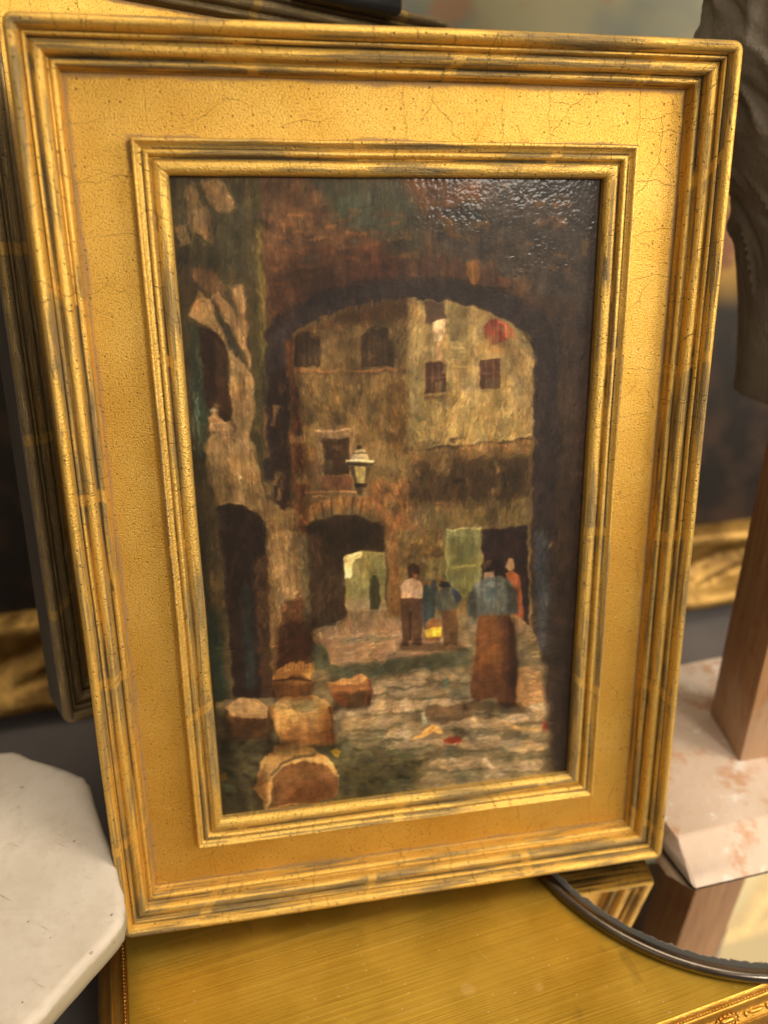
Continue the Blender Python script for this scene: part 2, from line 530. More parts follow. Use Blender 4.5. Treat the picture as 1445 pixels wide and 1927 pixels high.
def carved_frame(W, H, x0, wid):
    """a broad rail with swelling scrollwork"""
    bm = bmesh.new()
    na = 14

    def rail(p0, p1, inward, n):
        rows = []
        L = (p1 - p0).length
        for i in range(n + 1):
            t_ = i / n
            p = p0.lerp(p1, t_)
            row = []
            for j in range(na + 1):
                s = j / na
                prof = 0.010 + 0.018 * math.exp(-((s - 0.18) / 0.13) ** 2) + 0.010 * math.exp(-((s - 0.85) / 0.10) ** 2)
                prof += 0.007 * math.sin(t_ * L * 95 + 4.0 * math.sin(s * 7)) * math.exp(-((s - 0.5) / 0.22) ** 2)
                if j in (0, na): prof = 0.0
                row.append(bm.verts.new((p.x + inward.x * s * wid, p.y + inward.y * s * wid, prof)))
            rows.append(row)
        for a, b in zip(rows, rows[1:]):
            for j in range(na):
                bm.faces.new((a[j], a[j + 1], b[j + 1], b[j]))
    rail(Vector((x0, 0.0)), Vector((x0 + W, 0.0)), Vector((0, 1)), 180)
    rail(Vector((x0, H - wid)), Vector((x0 + W, H - wid)), Vector((0, 1)), 180)
    rail(Vector((x0, wid + .001)), Vector((x0, H - wid - .001)), Vector((1, 0)), 120)
    rail(Vector((x0 + W - wid, wid + .001)), Vector((x0 + W - wid, H - wid - .001)), Vector((1, 0)), 120)
    bmesh.ops.recalc_face_normals(bm, faces=bm.faces)
    me = bpy.data.meshes.new('carved_frame')
    bm.to_mesh(me)
    bm.free()
    me.polygons.foreach_set('use_smooth', [True] * len(me.polygons))
    me.materials.append(M_CARVED)
    ob = bpy.data.objects.new('carved_frame', me)
    col.objects.link(ob)
    ob.parent = big


carved_frame(1.30, 0.95, -0.32, 0.076)
box('canvas', -0.30, 0.96, 0.04, 0.92, -0.02, 0.004, M_CANVAS, big)

# ------------------------------------------------------------------ gilded plinth (the gold slab everything stands on)
g = NT('brushed_gilt_top')
o_ = g.obj()
x_, y_, z_ = g.sep(o_)
yw = g.math('ADD', y_, g.math('MULTIPLY', g.noise(o_, 6, 2), 0.004))
v1 = g.xyz(g.math('MULTIPLY', x_, 3.5), g.math('MULTIPLY', yw, 420), 0.0)
s1 = g.noise(v1, 1.0, 5, 0.65)
s2 = g.noise(g.xyz(g.math('MULTIPLY', x_, 16), g.math('MULTIPLY', yw, 1500), 2.0), 1.0, 3, 0.6)
n_ = g.noise(o_, 24, 4)
c_ = g.mix(g.ramp(n_, 0.3, 0.72), (0.46, 0.285, 0.033), (0.60, 0.385, 0.055))
c_ = g.mix(g.ramp(s1, 0.56, 0.74, 0, 0.55), c_, (0.72, 0.50, 0.13))
c_ = g.mix(g.ramp(s2, 0.58, 0.72, 0, 0.30), c_, (0.22, 0.13, 0.018))
for (sx_, sy_, r_) in ((0.1335, -0.0785, 0.0040), (0.1630, -0.0868, 0.0030)):
    dx_ = g.math('SUBTRACT', x_, sx_)
    dy_ = g.math('SUBTRACT', y_, sy_)
    dd = g.math('SQRT', g.math('ADD', g.math('MULTIPLY', dx_, dx_), g.math('MULTIPLY', dy_, dy_)))
    dd = g.math('ADD', dd, g.math('MULTIPLY', g.noise(o_, 320, 2), 0.003))
    c_ = g.mix(g.ramp(dd, r_ + 0.0012, r_ - 0.0004, 0, 0.5), c_, (0.70, 0.47, 0.15))
sc1 = g.noise(g.vmul(g.node('ShaderNodeVectorRotate', 0, {0: o_, 3: 1.15}, rotation_type='Z_AXIS'), (14, 900, 1)), 1.0, 2)
sc1 = g.math('MULTIPLY', g.ramp(sc1, 0.70, 0.74), g.ramp(g.noise(o_, 34, 2), 0.54, 0.62))
c_ = g.mix(g.math('MULTIPLY', sc1, 0.6), c_, (0.80, 0.62, 0.28))
du_ = g.voro(o_, 210)
d1_, d2_, _ = g.sep(g.voro(o_, 210, 'F1', 1))
dust = g.math('MULTIPLY', g.ramp(du_, 0.085, 0.05), g.math('GREATER_THAN', d1_, 0.90))
c_ = g.mix(g.math('MULTIPLY', dust, 0.7), c_, (0.75, 0.62, 0.40))
stn = g.ramp(g.noise(g.vmul(o_, (1, 0.5, 1)), 55, 3), 0.64, 0.72, 0, 0.35)
c_ = g.mix(stn, c_, (0.20, 0.15, 0.03))
h_ = g.math('ADD', g.math('MULTIPLY', s1, 1.0), g.math('MULTIPLY', s2, 0.5))
M_TOP = g.set(base=c_, metal=0.9, rough=g.math('ADD', 0.36, g.math('MULTIPLY', n_, 0.14)), normal=g.bump(h_, 0.28, 0.0005))
M_RIM = mat_simple('carved_rim_gilt', (0.50, 0.24, 0.035), (0.66, 0.36, 0.07), 90, 0.34, 0.5, 0.0008, 0.92)

pl = empty('gilded_plinth', loc=(0, 0, 0))
tag(pl, 'gilded slab with brushed gold top and carved rim, standing under the front framed picture', 'plinth')
PX0, PX1, PY0, PY1 = -0.0025, 0.42, -0.1150, 0.050
tv, tf = [], []
gx, gy = 60, 26
for j in range(gy + 1):
    for i in range(gx + 1):
        tv.append((PX0 + (PX1 - PX0) * i / gx, PY0 + (PY1 - PY0) * j / gy, 0.0))
for j in range(gy):
    for i in range(gx):
        a = j * (gx + 1) + i
        tf.append((a, a + 1, a + gx + 2, a + gx + 1))
mesh_obj('top_board', tv, tf, M_TOP, pl)
RIM = [(0.0, 0.0), (0.0003, -0.0002), (0.0012, -0.0013), (0.0014, -0.0017), (0.0020, -0.0018), (0.0023, -0.0025), (0.0026, -0.0027),
       (0.0030, -0.0027), (0.0034, -0.0033), (0.0036, -0.0043), (0.0045, -0.0054), (0.0060, -0.0068), (0.0071, -0.0080), (0.0075, -0.0079),
       (0.0081, -0.0085), (0.0086, -0.0105), (0.0092, -0.0150), (0.0100, -0.0190), (0.0120, -0.0215), (0.0140, -0.0240), (0.0160, -0.0290), (0.0160, -0.0500)]
rv, rf, ru = [], [], []
loop = [(PX0, PY1, -1, 0)]
nL, nF = 20, 60
st = []
for i in range(nL + 1):
    st.append((PX0, PY1 + (PY0 - PY1) * i / nL, (-1, 0)))
st[-1] = (PX0, PY0, (-1, -1))
for i in range(1, nF + 1):
    st.append((PX0 + (PX1 - PX0) * i / nF, PY0, (0, -1)))
ra = [0.0]
for a, b in zip(RIM, RIM[1:]): ra.append(ra[-1] + math.dist(a, b))
sl = 0.0
sls = []
for i, (x, y, dn) in enumerate(st):
    if i: sl += math.hypot(x - st[i - 1][0], y - st[i - 1][1])
    sls.append(sl)
    for (d, z) in RIM:
        rv.append((x + dn[0] * d, y + dn[1] * d, z))
k = len(RIM)
for i in range(len(st) - 1):
    for q in range(k - 1):
        rf.append((i * k + q, i * k + q + 1, (i + 1) * k + q + 1, (i + 1) * k + q))
        ru.append(((sls[i], ra[q]), (sls[i], ra[q + 1]), (sls[i + 1], ra[q + 1]), (sls[i + 1], ra[q])))
mesh_obj('rim_moulding', rv, rf, M_RIM, pl, True, ru, 35)
box('core', PX0 + 0.002, PX1, PY0 + 0.002, PY1, -0.0499, -0.0010, M_BACK, pl)
# carved beads and reels on the front and left of the rim
bm = bmesh.new()


def blob(bm, loc, sx, sy, sz, rot=None, seg=8):
    m = Matrix.Translation(loc)
    if rot is not None: m = m @ rot
    m = m @ Matrix.Diagonal((sx, sy, sz, 1))
    bmesh.ops.create_uvsphere(bm, u_segments=seg, v_segments=6, radius=1.0, matrix=m)


tilt = Matrix.Rotation(math.radians(45), 4, 'X')
x = PX0
while x < 0.36:
    blob(bm, (x, PY0 - 0.0018, -0.0018), 0.0007, 0.0005, 0.0005, None, 6)
    x += 0.0016
y = PY0
while y < 0.02:
    blob(bm, (PX0 - 0.0018, y, -0.0018), 0.0005, 0.0007, 0.0005, None, 6)
    y += 0.0016
x = PX0 + 0.004
k = 0
while x < 0.36:
    yb, zb = PY0 - 0.0054, -0.0060
    if k % 2 == 0:
        blob(bm, (x, yb, zb), 0.0040, 0.0012, 0.0009, tilt, 12)
        for a in range(14):
            an = a / 14 * 2 * math.pi
            off = tilt @ Vector((0.0055 * math.cos(an), 0.0020 * math.sin(an), 0.0002))
            blob(bm, Vector((x, yb, zb)) + off, 0.0010, 0.0005, 0.0005, tilt @ Matrix.Rotation(an + 1.57, 4, 'Z'), 6)
        x += 0.0145
    else:
        blob(bm, (x, yb, zb), 0.0042, 0.0009, 0.0008, tilt, 10)
        for s in (-1, 1):
            blob(bm, (x + s * 0.0055, yb, zb), 0.0008, 0.0013, 0.0008, tilt, 8)
        x += 0.0145
    k += 1
me = bpy.data.meshes.new('carved_beading')
bm.to_mesh(me)
bm.free()
me.polygons.foreach_set('use_smooth', [True] * len(me.polygons))
me.materials.append(M_RIM)
ob = bpy.data.objects.new('carved_beading', me)
col.objects.link(ob)
ob.parent = pl

# ------------------------------------------------------------------ round mirror tray
MC, MR = (0.2909, -0.0157), 0.1068
mt = empty('mirror_tray', loc=(MC[0], MC[1], 0.0004))
tag(mt, 'round mirror tray with dark metal rim and worn silvering, lying on the gold slab', 'mirror tray')
g = NT('mirror_glass')
o_ = g.obj()
x_, y_, z_ = g.sep(o_)
rr = g.math('SQRT', g.math('ADD', g.math('MULTIPLY', x_, x_), g.math('MULTIPLY', y_, y_)))
ed = g.math('SUBTRACT', MR - 0.0062, rr)
nz = g.noise(o_, 230, 5, 0.7)
nz2 = g.noise(o_, 60, 3)
des = g.ramp(g.math('SUBTRACT', ed, g.math('ADD', g.math('MULTIPLY', nz, 0.0052), g.math('MULTIPLY', nz2, 0.0016))), 0.0002, -0.0004)
c_ = g.mix(des, (0.66, 0.62, 0.55), (0.060, 0.062, 0.062))
M_MIRROR = g.set(base=c_, metal=g.math('SUBTRACT', 1.0, g.math('MULTIPLY', des, 1.0)),
                 rough=g.math('ADD', 0.015, g.math('MULTIPLY', des, 0.30)))
dv, df = [(0, 0, 0.0016)], []
nd = 160
for i in range(nd):
    a = 2 * math.pi * i / nd
    dv.append(((MR - 0.0036) * math.cos(a), (MR - 0.0036) * math.sin(a), 0.0016))
for i in range(nd):
    df.append((0, 1 + i, 1 + (i + 1) % nd))
mesh_obj('mirror_glass', dv, df, M_MIRROR, mt, False)
g = NT('dark_metal_rim')
n_ = g.noise(g.obj(), 160, 4)
M_METAL = g.set(base=g.mix(n_, (0.09, 0.072, 0.06), (0.20, 0.17, 0.14)), metal=1.0,
                rough=g.math('ADD', 0.16, g.math('MULTIPLY', n_, 0.16)), normal=g.bump(n_, 0.12, 0.0005))
rp = [(-0.0066, 0.0015), (-0.0062, 0.0022), (-0.0056, 0.0024), (-0.0050, 0.0021), (-0.0046, 0.0024), (-0.0042, 0.0036),
      (-0.0034, 0.0046), (-0.0022, 0.0050), (-0.0010, 0.0045), (-0.0002, 0.0034), (0.0, 0.0020), (-0.0005, 0.0006), (-0.0012, 0.0)]
rv, rf = [], []
for i in range(nd):
    a = 2 * math.pi * i / nd
    for (dr, z) in rp:
        rv.append(((MR + dr) * math.cos(a), (MR + dr) * math.sin(a), z))
k = len(rp)
for i in range(nd):
    j = (i + 1) % nd
    for q in range(k - 1):
        rf.append((i * k + q, i * k + q + 1, j * k + q + 1, j * k + q))
mesh_obj('metal_rim', rv, rf, M_METAL, mt, True)

# ------------------------------------------------------------------ sculptor's stand: plaster foot and wooden post
g = NT('stained_plaster')
o_ = g.obj()
n1 = g.noise(o_, 55, 5, 0.65)
n2 = g.noise(o_, 130, 4, 0.6)
n3 = g.noise(o_, 18, 3)
c_ = g.mix(g.ramp(n3, 0.35, 0.65), (0.64, 0.49, 0.38), (0.72, 0.59, 0.49))
st_ = g.math('MULTIPLY', g.ramp(n1, 0.47, 0.62), g.ramp(n2, 0.36, 0.56))
c_ = g.mix(g.math('MULTIPLY', st_, 0.85), c_, (0.56, 0.31, 0.18))
c_ = g.mix(g.ramp(g.noise(o_, 90, 4), 0.58, 0.70, 0, 0.8), c_, (0.80, 0.74, 0.68))
M_PLASTER = g.set(base=c_, rough=0.75, normal=g.bump(g.math('ADD', n2, n1), 0.35, 0.0012))
g = NT('post_wood')
o_ = g.obj()
x_, y_, z_ = g.sep(o_)
gr = g.noise(g.vmul(o_, (1, 1, 0.06)), 320, 4)
sm = g.noise(g.vmul(o_, (1, 1, 0.5)), 70, 4)
c_ = g.mix(g.ramp(gr, 0.3, 0.7), (0.38, 0.19, 0.085), (0.52, 0.285, 0.13))
pl_ = g.ramp(g.math('ADD', z_, g.math('MULTIPLY', sm, -0.10)), 0.010, -0.012)
c_ = g.mix(g.math('MULTIPLY', g.ramp(sm, 0.55, 0.70), 0.6), c_, (0.28, 0.10, 0.04))
c_ = g.mix(g.math('MULTIPLY', pl_, 0.40), c_, (0.58, 0.46, 0.34))
M_POST = g.set(base=c_, rough=0.7, normal=g.bump(gr, 0.3, 0.0004))

stn_ = empty('sculptor_stand', loc=(0.334, 0.0, 0.002))
tag(stn_, 'stained plaster foot with leaning wooden post, standing on the mirror tray', 'sculpture stand')
S0 = Vector((0.334, 0.0, 0.002))
bot = [(0.2542, -0.0692), (0.392, -0.0790), (0.398, 0.070), (0.2490, 0.074)]
tp = [(0.2553, -0.0502), (0.390, -0.0560), (0.394, 0.060), (0.2600, 0.066)]
bm = bmesh.new()
vb = [bm.verts.new(Vector((x, y, 0.0024)) - S0) for x, y in bot]
vt = [bm.verts.new(Vector((x, y, 0.0160)) - S0) for x, y in tp]
bm.faces.new(vb[::-1])
bm.faces.new(vt)
for i in range(4):
    bm.faces.new((vb[i], vb[(i + 1) % 4], vt[(i + 1) % 4], vt[i]))
bmesh.ops.bevel(bm, geom=bm.edges[:], offset=0.0012, segments=3, affect='EDGES', profile=0.5)
bmesh.ops.subdivide_edges(bm, edges=bm.edges[:], cuts=3, use_grid_fill=True)
rs = np.random.default_rng(3)
for v in bm.verts:
    v.co += Vector(rs.normal(0, 0.00010, 3))
me = bpy.data.meshes.new('plaster_foot')
bm.to_mesh(me)
bm.free()
me.polygons.foreach_set('use_smooth', [True] * len(me.polygons))
me.set_sharp_from_angle(angle=math.radians(50))
me.materials.append(M_PLASTER)
ob = bpy.data.objects.new('plaster_foot', me)
col.objects.link(ob)
ob.parent = stn_
lean = Vector((-0.055, 0.0, 1.0))
pc = [(0.3292, 0.0190), (0.3194, -0.0182), (0.3530, -0.0215), (0.3600, 0.0160)]
bm = bmesh.new()
v0 = [bm.verts.new(Vector((x, y, 0.0158)) - S0) for x, y in pc]
v1_ = [bm.verts.new(Vector((x, y, 0.0158)) - S0 + lean * 0.23) for x, y in pc]
bm.faces.new(v0[::-1])
bm.faces.new(v1_)
for i in range(4):
    bm.faces.new((v0[i], v0[(i + 1) % 4], v1_[(i + 1) % 4], v1_[i]))
bmesh.ops.recalc_face_normals(bm, faces=bm.faces)
bmesh.ops.bevel(bm, geom=bm.edges[:], offset=0.0007, segments=2, affect='EDGES', profile=0.5)
me = bpy.data.meshes.new('wooden_post')
bm.to_mesh(me)
bm.free()
me.polygons.foreach_set('use_smooth', [True] * len(me.polygons))
me.set_sharp_from_angle(angle=math.radians(40))
me.materials.append(M_POST)
ob = bpy.data.objects.new('wooden_post', me)
col.objects.link(ob)
ob.parent = stn_

# ------------------------------------------------------------------ clay sculpture on the post
prof = [(0.2010, 0.0310), (0.2038, 0.0386), (0.2136, 0.0392), (0.2299, 0.0405), (0.2457, 0.0424), (0.2608, 0.0451), (0.2778, 0.0493),
        (0.2940, 0.0544), (0.3052, 0.0626), (0.3225, 0.0728), (0.3430, 0.0772), (0.3605, 0.0772), (0.3717, 0.0770),
        (0.3825, 0.0795), (0.4100, 0.083), (0.4500, 0.080), (0.4900, 0.066), (0.5150, 0.045)]
pz = np.array([p[0] for p in prof])
pr = np.array([p[1] for p in prof])
nt, nz_ = 260, 300
zz = np.linspace(0.2012, 0.515, nz_)
th = np.linspace(0, 2 * math.pi, nt, endpoint=False)
Z, T = np.meshgrid(zz, th, indexing='ij')
Rr = np.interp(Z, pz, pr)
Rr += 0.0012 * np.sin(3 * T + 20 * Z) + 0.0009 * np.sin(7 * T - 60 * Z)
# thumb and tool strokes pressed into the clay
rs = np.random.default_rng(21)
left = math.atan2(0.3, -0.95)
for _ in range(420):
    t0 = rs.uniform(left - 1.9, left + 2.2)
    z0 = rs.uniform(0.215, 0.47)
    if z0 < 0.27 and rs.random() < 0.75: continue
    ln = rs.uniform(0.006, 0.020)
    wd = rs.uniform(0.0011, 0.0022)
    an = rs.normal(-1.05, 0.35)
    am = rs.choice([-1, 1], p=[0.6, 0.4]) * rs.uniform(0.0009, 0.0026)
    du = ((T - t0 + math.pi) % (2 * math.pi) - math.pi) * 0.06
    dz = Z - z0
    a_ = du * math.cos(an) + dz * math.sin(an)
    b_ = -du * math.sin(an) + dz * math.cos(an) + 0.10 * a_ ** 2 / ln
    Rr += am * np.exp(-(a_ / ln) ** 4 - (b_ / wd) ** 2)
X = 0.362 - 0.03 * (Z - 0.2) + Rr * np.cos(T)
Y = 0.040 + Rr * np.sin(T)
cv_ = np.stack([X, Y, Z], -1).reshape(-1, 3)
cf_ = []
for i in range(nz_ - 1):
    for j in range(nt):
        k = (j + 1) % nt
        cf_.append((i * nt + j, i * nt + k, (i + 1) * nt + k, (i + 1) * nt + j))
cf_.append(tuple(range(nt))[::-1])
cf_.append(tuple((nz_ - 1) * nt + j for j in range(nt)))
g = NT('grey_brown_clay')
o_ = g.obj()
n_ = g.noise(o_, 30, 4)
f_ = g.noise(o_, 260, 4, 0.6)
M_CLAY = g.set(base=g.mix(g.ramp(n_, 0.3, 0.7), (0.30, 0.255, 0.205), (0.40, 0.345, 0.28)),
               rough=g.math('ADD', 0.40, g.math('MULTIPLY', f_, 0.2)), spec=0.45,
               normal=g.bump(g.math('ADD', f_, g.math('MULTIPLY', g.noise(o_, 80, 3), 2.0)), 0.65, 0.0012))
cl = mesh_obj('clay_sculpture', cv_, cf_, M_CLAY, None, True, None, 70)
tag(cl, 'grey brown clay sculpture with thumb and tool marks, carried by the wooden post', 'sculpture')

# ------------------------------------------------------------------ white plaster stand at the left
g = NT('white_plaster')
o_ = g.obj()
n1 = g.noise(o_, 22, 4)
n2 = g.noise(o_, 90, 5, 0.65)
c_ = g.mix(g.ramp(n1, 0.3, 0.7), (0.58, 0.50, 0.41), (0.70, 0.63, 0.545))
c_ = g.mix(g.ramp(g.noise(o_, 42, 6, 0.7), 0.45, 0.70, 0, 0.42), c_, (0.44, 0.345, 0.26))
c_ = g.mix(g.ramp(g.noise(o_, 210, 5, 0.7), 0.52, 0.66, 0, 0.14), c_, (0.40, 0.29, 0.20))
ze = g.sep(o_)[2]
c_ = g.mix(g.ramp(g.math('ADD', ze, g.math('MULTIPLY', g.noise(o_, 300, 4), 0.0022)), -0.0012, -0.0030, 0, 0.85), c_, (0.42, 0.35, 0.22))  # side below the lip tinted olive: shade and gold reflection put into the colour
x_, y_, z_ = g.sep(o_)
sp_ = g.voro(g.vadd(o_, g.vmul(g.noisec(o_, 400, 2), (0.002, 0.002, 0.0))), 130)
q1, q2, _ = g.sep(g.voro(g.vadd(o_, g.vmul(g.noisec(o_, 400, 2), (0.002, 0.002, 0.0))), 130, 'F1', 1))
pit = g.math('MULTIPLY', g.ramp(sp_, g.math('ADD', g.math('MULTIPLY', q2, 0.09), 0.05), g.math('MULTIPLY', q2, 0.06)), g.math('GREATER_THAN', q1, 0.84))
scr = g.noise(g.vmul(g.node('ShaderNodeVectorRotate', 0, {0: o_, 3: 0.75}, rotation_type='Z_AXIS'), (30, 700, 1)), 1.0, 2)
scr = g.math('MULTIPLY', g.ramp(scr, 0.66, 0.72), g.ramp(g.noise(o_, 45, 2), 0.50, 0.58))
c_ = g.mix(g.math('MULTIPLY', pit, 0.6), c_, (0.30, 0.21, 0.13))
c_ = g.mix(g.math('MULTIPLY', scr, 0.5), c_, (0.25, 0.18, 0.12))
h_ = g.math('SUBTRACT', g.math('ADD', n1, g.math('MULTIPLY', n2, 0.4)), g.math('ADD', pit, scr))
M_WHITE = g.set(base=c_, rough=0.62, normal=g.bump(h_, 0.55, 0.0009))
ZS = 0.05
out = [(-0.0517, 0.0708), (-0.0368, 0.0617), (-0.0173, 0.0460), (-0.0125, 0.0407), (-0.0097, 0.0307), (-0.0046, 0.0073),
       (-0.0001, -0.0139), (0.0023, -0.0301), (0.0019, -0.0374), (-0.0010, -0.0432), (-0.0152, -0.0570), (-0.0306, -0.0715),
       (-0.060, -0.098), (-0.075, -0.105), (-0.115, -0.100), (-0.150, -0.070), (-0.158, -0.020), (-0.140, 0.040), (-0.100, 0.072)]
# smooth the outline (closed Catmull-Rom)
op = []
no = len(out)
for i in range(no):
    p0, p1, p2, p3 = [Vector(out[(i + k) % no]) for k in (-1, 0, 1, 2)]
    for t_ in (0, .25, .5, .75):
        op.append(0.5 * ((2 * p1) + (p2 - p0) * t_ + (2 * p0 - 5 * p1 + 4 * p2 - p3) * t_ ** 2 + (3 * p1 - p0 - 3 * p2 + p3) * t_ ** 3))
cen = Vector((-0.076, -0.012))
rings = [(0.0, 0.0), (0.30, 0.0), (0.6, 0.0002), (0.80, 0.0001), (0.90, 0.0), (0.960, -0.0001), (0.982, -0.0004), (0.994, -0.0011),
         (1.0, -0.0022), (1.002, -0.0050), (1.0, -0.0085), (0.995, -0.0118), (0.975, -0.0130), (0.80, -0.0132), (0.0, -0.0132)]
rs = np.random.default_rng(9)
sv, sf = [], []
for ri, (s, z) in enumerate(rings):
    for p in op:
        d = p - cen
        # keep the rounded lip a constant width whatever the radius
        L = d.length
        q = cen + d * (s if s < 0.9 else 1 - (1 - s) * 0.085 / max(L, 0.02))
        jt = 0.00026 if 0.96 < s < 1.001 and z > -0.004 else 0.00008
        sv.append((q.x + rs.normal(0, jt), q.y + rs.normal(0, jt), z + rs.normal(0, jt * 0.6)))
m = len(op)
for ri in range(len(rings) - 1):
    for i in range(m):
        j = (i + 1) % m
        sf.append((ri * m + i, ri * m + j, (ri + 1) * m + j, (ri + 1) * m + i))
ws = empty('plaster_stand', loc=(0, 0, ZS))
tag(ws, 'white plaster stand with chipped octagonal top, left of the front framed picture', 'stand')
o1 = mesh_obj('top_slab', sv, sf, M_WHITE, ws, True)
bm = bmesh.new()
bmesh.ops.create_cone(bm, cap_ends=True, segments=8, radius1=0.040, radius2=0.032, depth=0.0868,
                      matrix=Matrix.Translation((-0.086, -0.012, -0.0130 - 0.0434)))
me = bpy.data.meshes.new('column')
bm.to_mesh(me)
bm.free()
me.materials.append(M_WHITE)
o2 = bpy.data.objects.new('column', me)
col.objects.link(o2)
o2.parent = ws

# ------------------------------------------------------------------ second framed picture, half hidden behind the first
M2 = Matrix(((0.95254, 0.03580, 0.30231, -0.01559), (0.29025, 0.19261, -0.93737, 0.04130),
             (-0.09179, 0.98062, 0.17308, 0.08110), (0, 0, 0, 1)))
W2, H2 = 0.222, 0.3135
M2 = M2 @ Matrix.Translation((W2 / 2, H2 / 2, -0.0144))
f2 = empty('framed_picture', M2)
tag(f2, 'dark gilt framed picture with dark grey sides, leaning behind the front one', 'framed picture')
sweep_frame('outer_moulding', W2, H2, [p for p in OUTER if p[1] > 0.0104 or p[0] > 0.003], M_DARKGOLD, f2)
sweep_frame('dark_side', W2, H2, [(0.0040, -0.0150), (0.0016, -0.0148), (0.0, -0.0130), (-0.0002, 0.0108), (0.0003, 0.0110)], M_SIDE, f2)
flat_ring('flat_panel', W2, H2, 0.0138, 0.0337, 0.0, M_PANEL2, f2)
sweep_frame('inner_moulding', W2, H2, INNER, M_DARKGOLD, f2)
box('picture_board', -W2 / 2 + 0.043, W2 / 2 - 0.043, -H2 / 2 + 0.043, H2 / 2 - 0.043, -0.006, -0.002, M_SIDE, f2)
bar = box('black_bar', -0.055, 0.0, -0.004, 0.0150, 0.0, 0.0075, M_BLACK, None, 0.0034)
bar.matrix_world = M2 @ Matrix.Translation((0.1868 - W2 / 2, 0.3118 - H2 / 2, 0.0150))
tag(bar, 'black rounded bar end lying against the top rail of the rear gilt frame', 'bar')

# ------------------------------------------------------------------ the main framed painting
main = empty('framed_painting', MF)
tag(main, 'small oil painting of an arched alley in a broad gilt frame on the slab', 'framed painting')
sweep_frame('outer_moulding', Wf, Hf, OUTER, M_MOULD, main)
flat_ring('flat_panel', Wf, Hf, 0.0138, 0.0337, 0.0, M_PANEL, main)
sweep_frame('inner_moulding', Wf, Hf, INNER, M_INNER, main, rc=0.034)
box('backing_board', -Wf / 2 + 0.0012, Wf / 2 - 0.0012, -Hf / 2 + 0.0012, Hf / 2 - 0.0012, -0.0072, -0.0045, M_BACK, main)

# ---- the painted panel: pigment laid on a fine grid, stroke by stroke, with its relief
NX, NY = 560, 908
PWm, PHm = 0.1620, 0.2624
HM = np.array([[1.72117143e-04, -1.56168680e-06, -1.27555476e-01],
               [-1.19869639e-05, -1.76391471e-04, 1.81609450e-01],
               [-1.01480061e-04, -1.53136407e-04, 1.0]])        # measured points -> metres on the panel


def cvt(pts):
    p = np.c_[np.asarray(pts, float), np.ones(len(pts))] @ HM.T
    p = p[:, :2] / p[:, 2:]
    return np.c_[(p[:, 0] + PWm / 2) / PWm * NX, (PHm / 2 - p[:, 1]) / PHm * NY]


def vnoise(h, w, ch, cw, rng=RNG):
    """smooth value noise: random grid with cells ch x cw, interpolated to h x w"""
    gh, gw = int(h / ch) + 3, int(w / cw) + 3
    gr_ = rng.random((gh, gw))
    yy_ = np.arange(h) / ch
    xx_ = np.arange(w) / cw
    yi, xi = yy_.astype(int), xx_.astype(int)
    fy_, fx_ = yy_ - yi, xx_ - xi
    fy_ = (fy_ * fy_ * (3 - 2 * fy_))[:, None]
    fx_ = (fx_ * fx_ * (3 - 2 * fx_))[None, :]
    a = gr_[np.ix_(yi, xi)]; b = gr_[np.ix_(yi, xi + 1)]
    c = gr_[np.ix_(yi + 1, xi)]; d = gr_[np.ix_(yi + 1, xi + 1)]
    return (a * (1 - fx_) + b * fx_) * (1 - fy_) + (c * (1 - fx_) + d * fx_) * fy_


STV = 0.5 * vnoise(NY, NX, 26, 1.1) + 0.5 * vnoise(NY, NX, 40, 4.5) - 0.5      # vertical bristle streaks
STH = 0.5 * vnoise(NY, NX, 1.1, 22) + 0.5 * vnoise(NY, NX, 4.0, 26) - 0.5      # horizontal
MOT = 0.5 * vnoise(NY, NX, 14, 12) + 0.3 * vnoise(NY, NX, 6, 6) + 0.2 * vnoise(NY, NX, 2.2, 2.2) - 0.5
WX = (vnoise(NY, NX, 12, 12) - .5) * 2 + (vnoise(NY, NX, 4, 4) - .5) * .5
WY = (vnoise(NY, NX, 12, 12) - .5) * 2 + (vnoise(NY, NX, 4, 4) - .5) * .5
C = np.zeros((NY, NX, 3))
C[:] = (60, 45, 30)
HT = np.zeros((NY, NX))
GY, GX = np.mgrid[0:NY, 0:NX].astype(float)


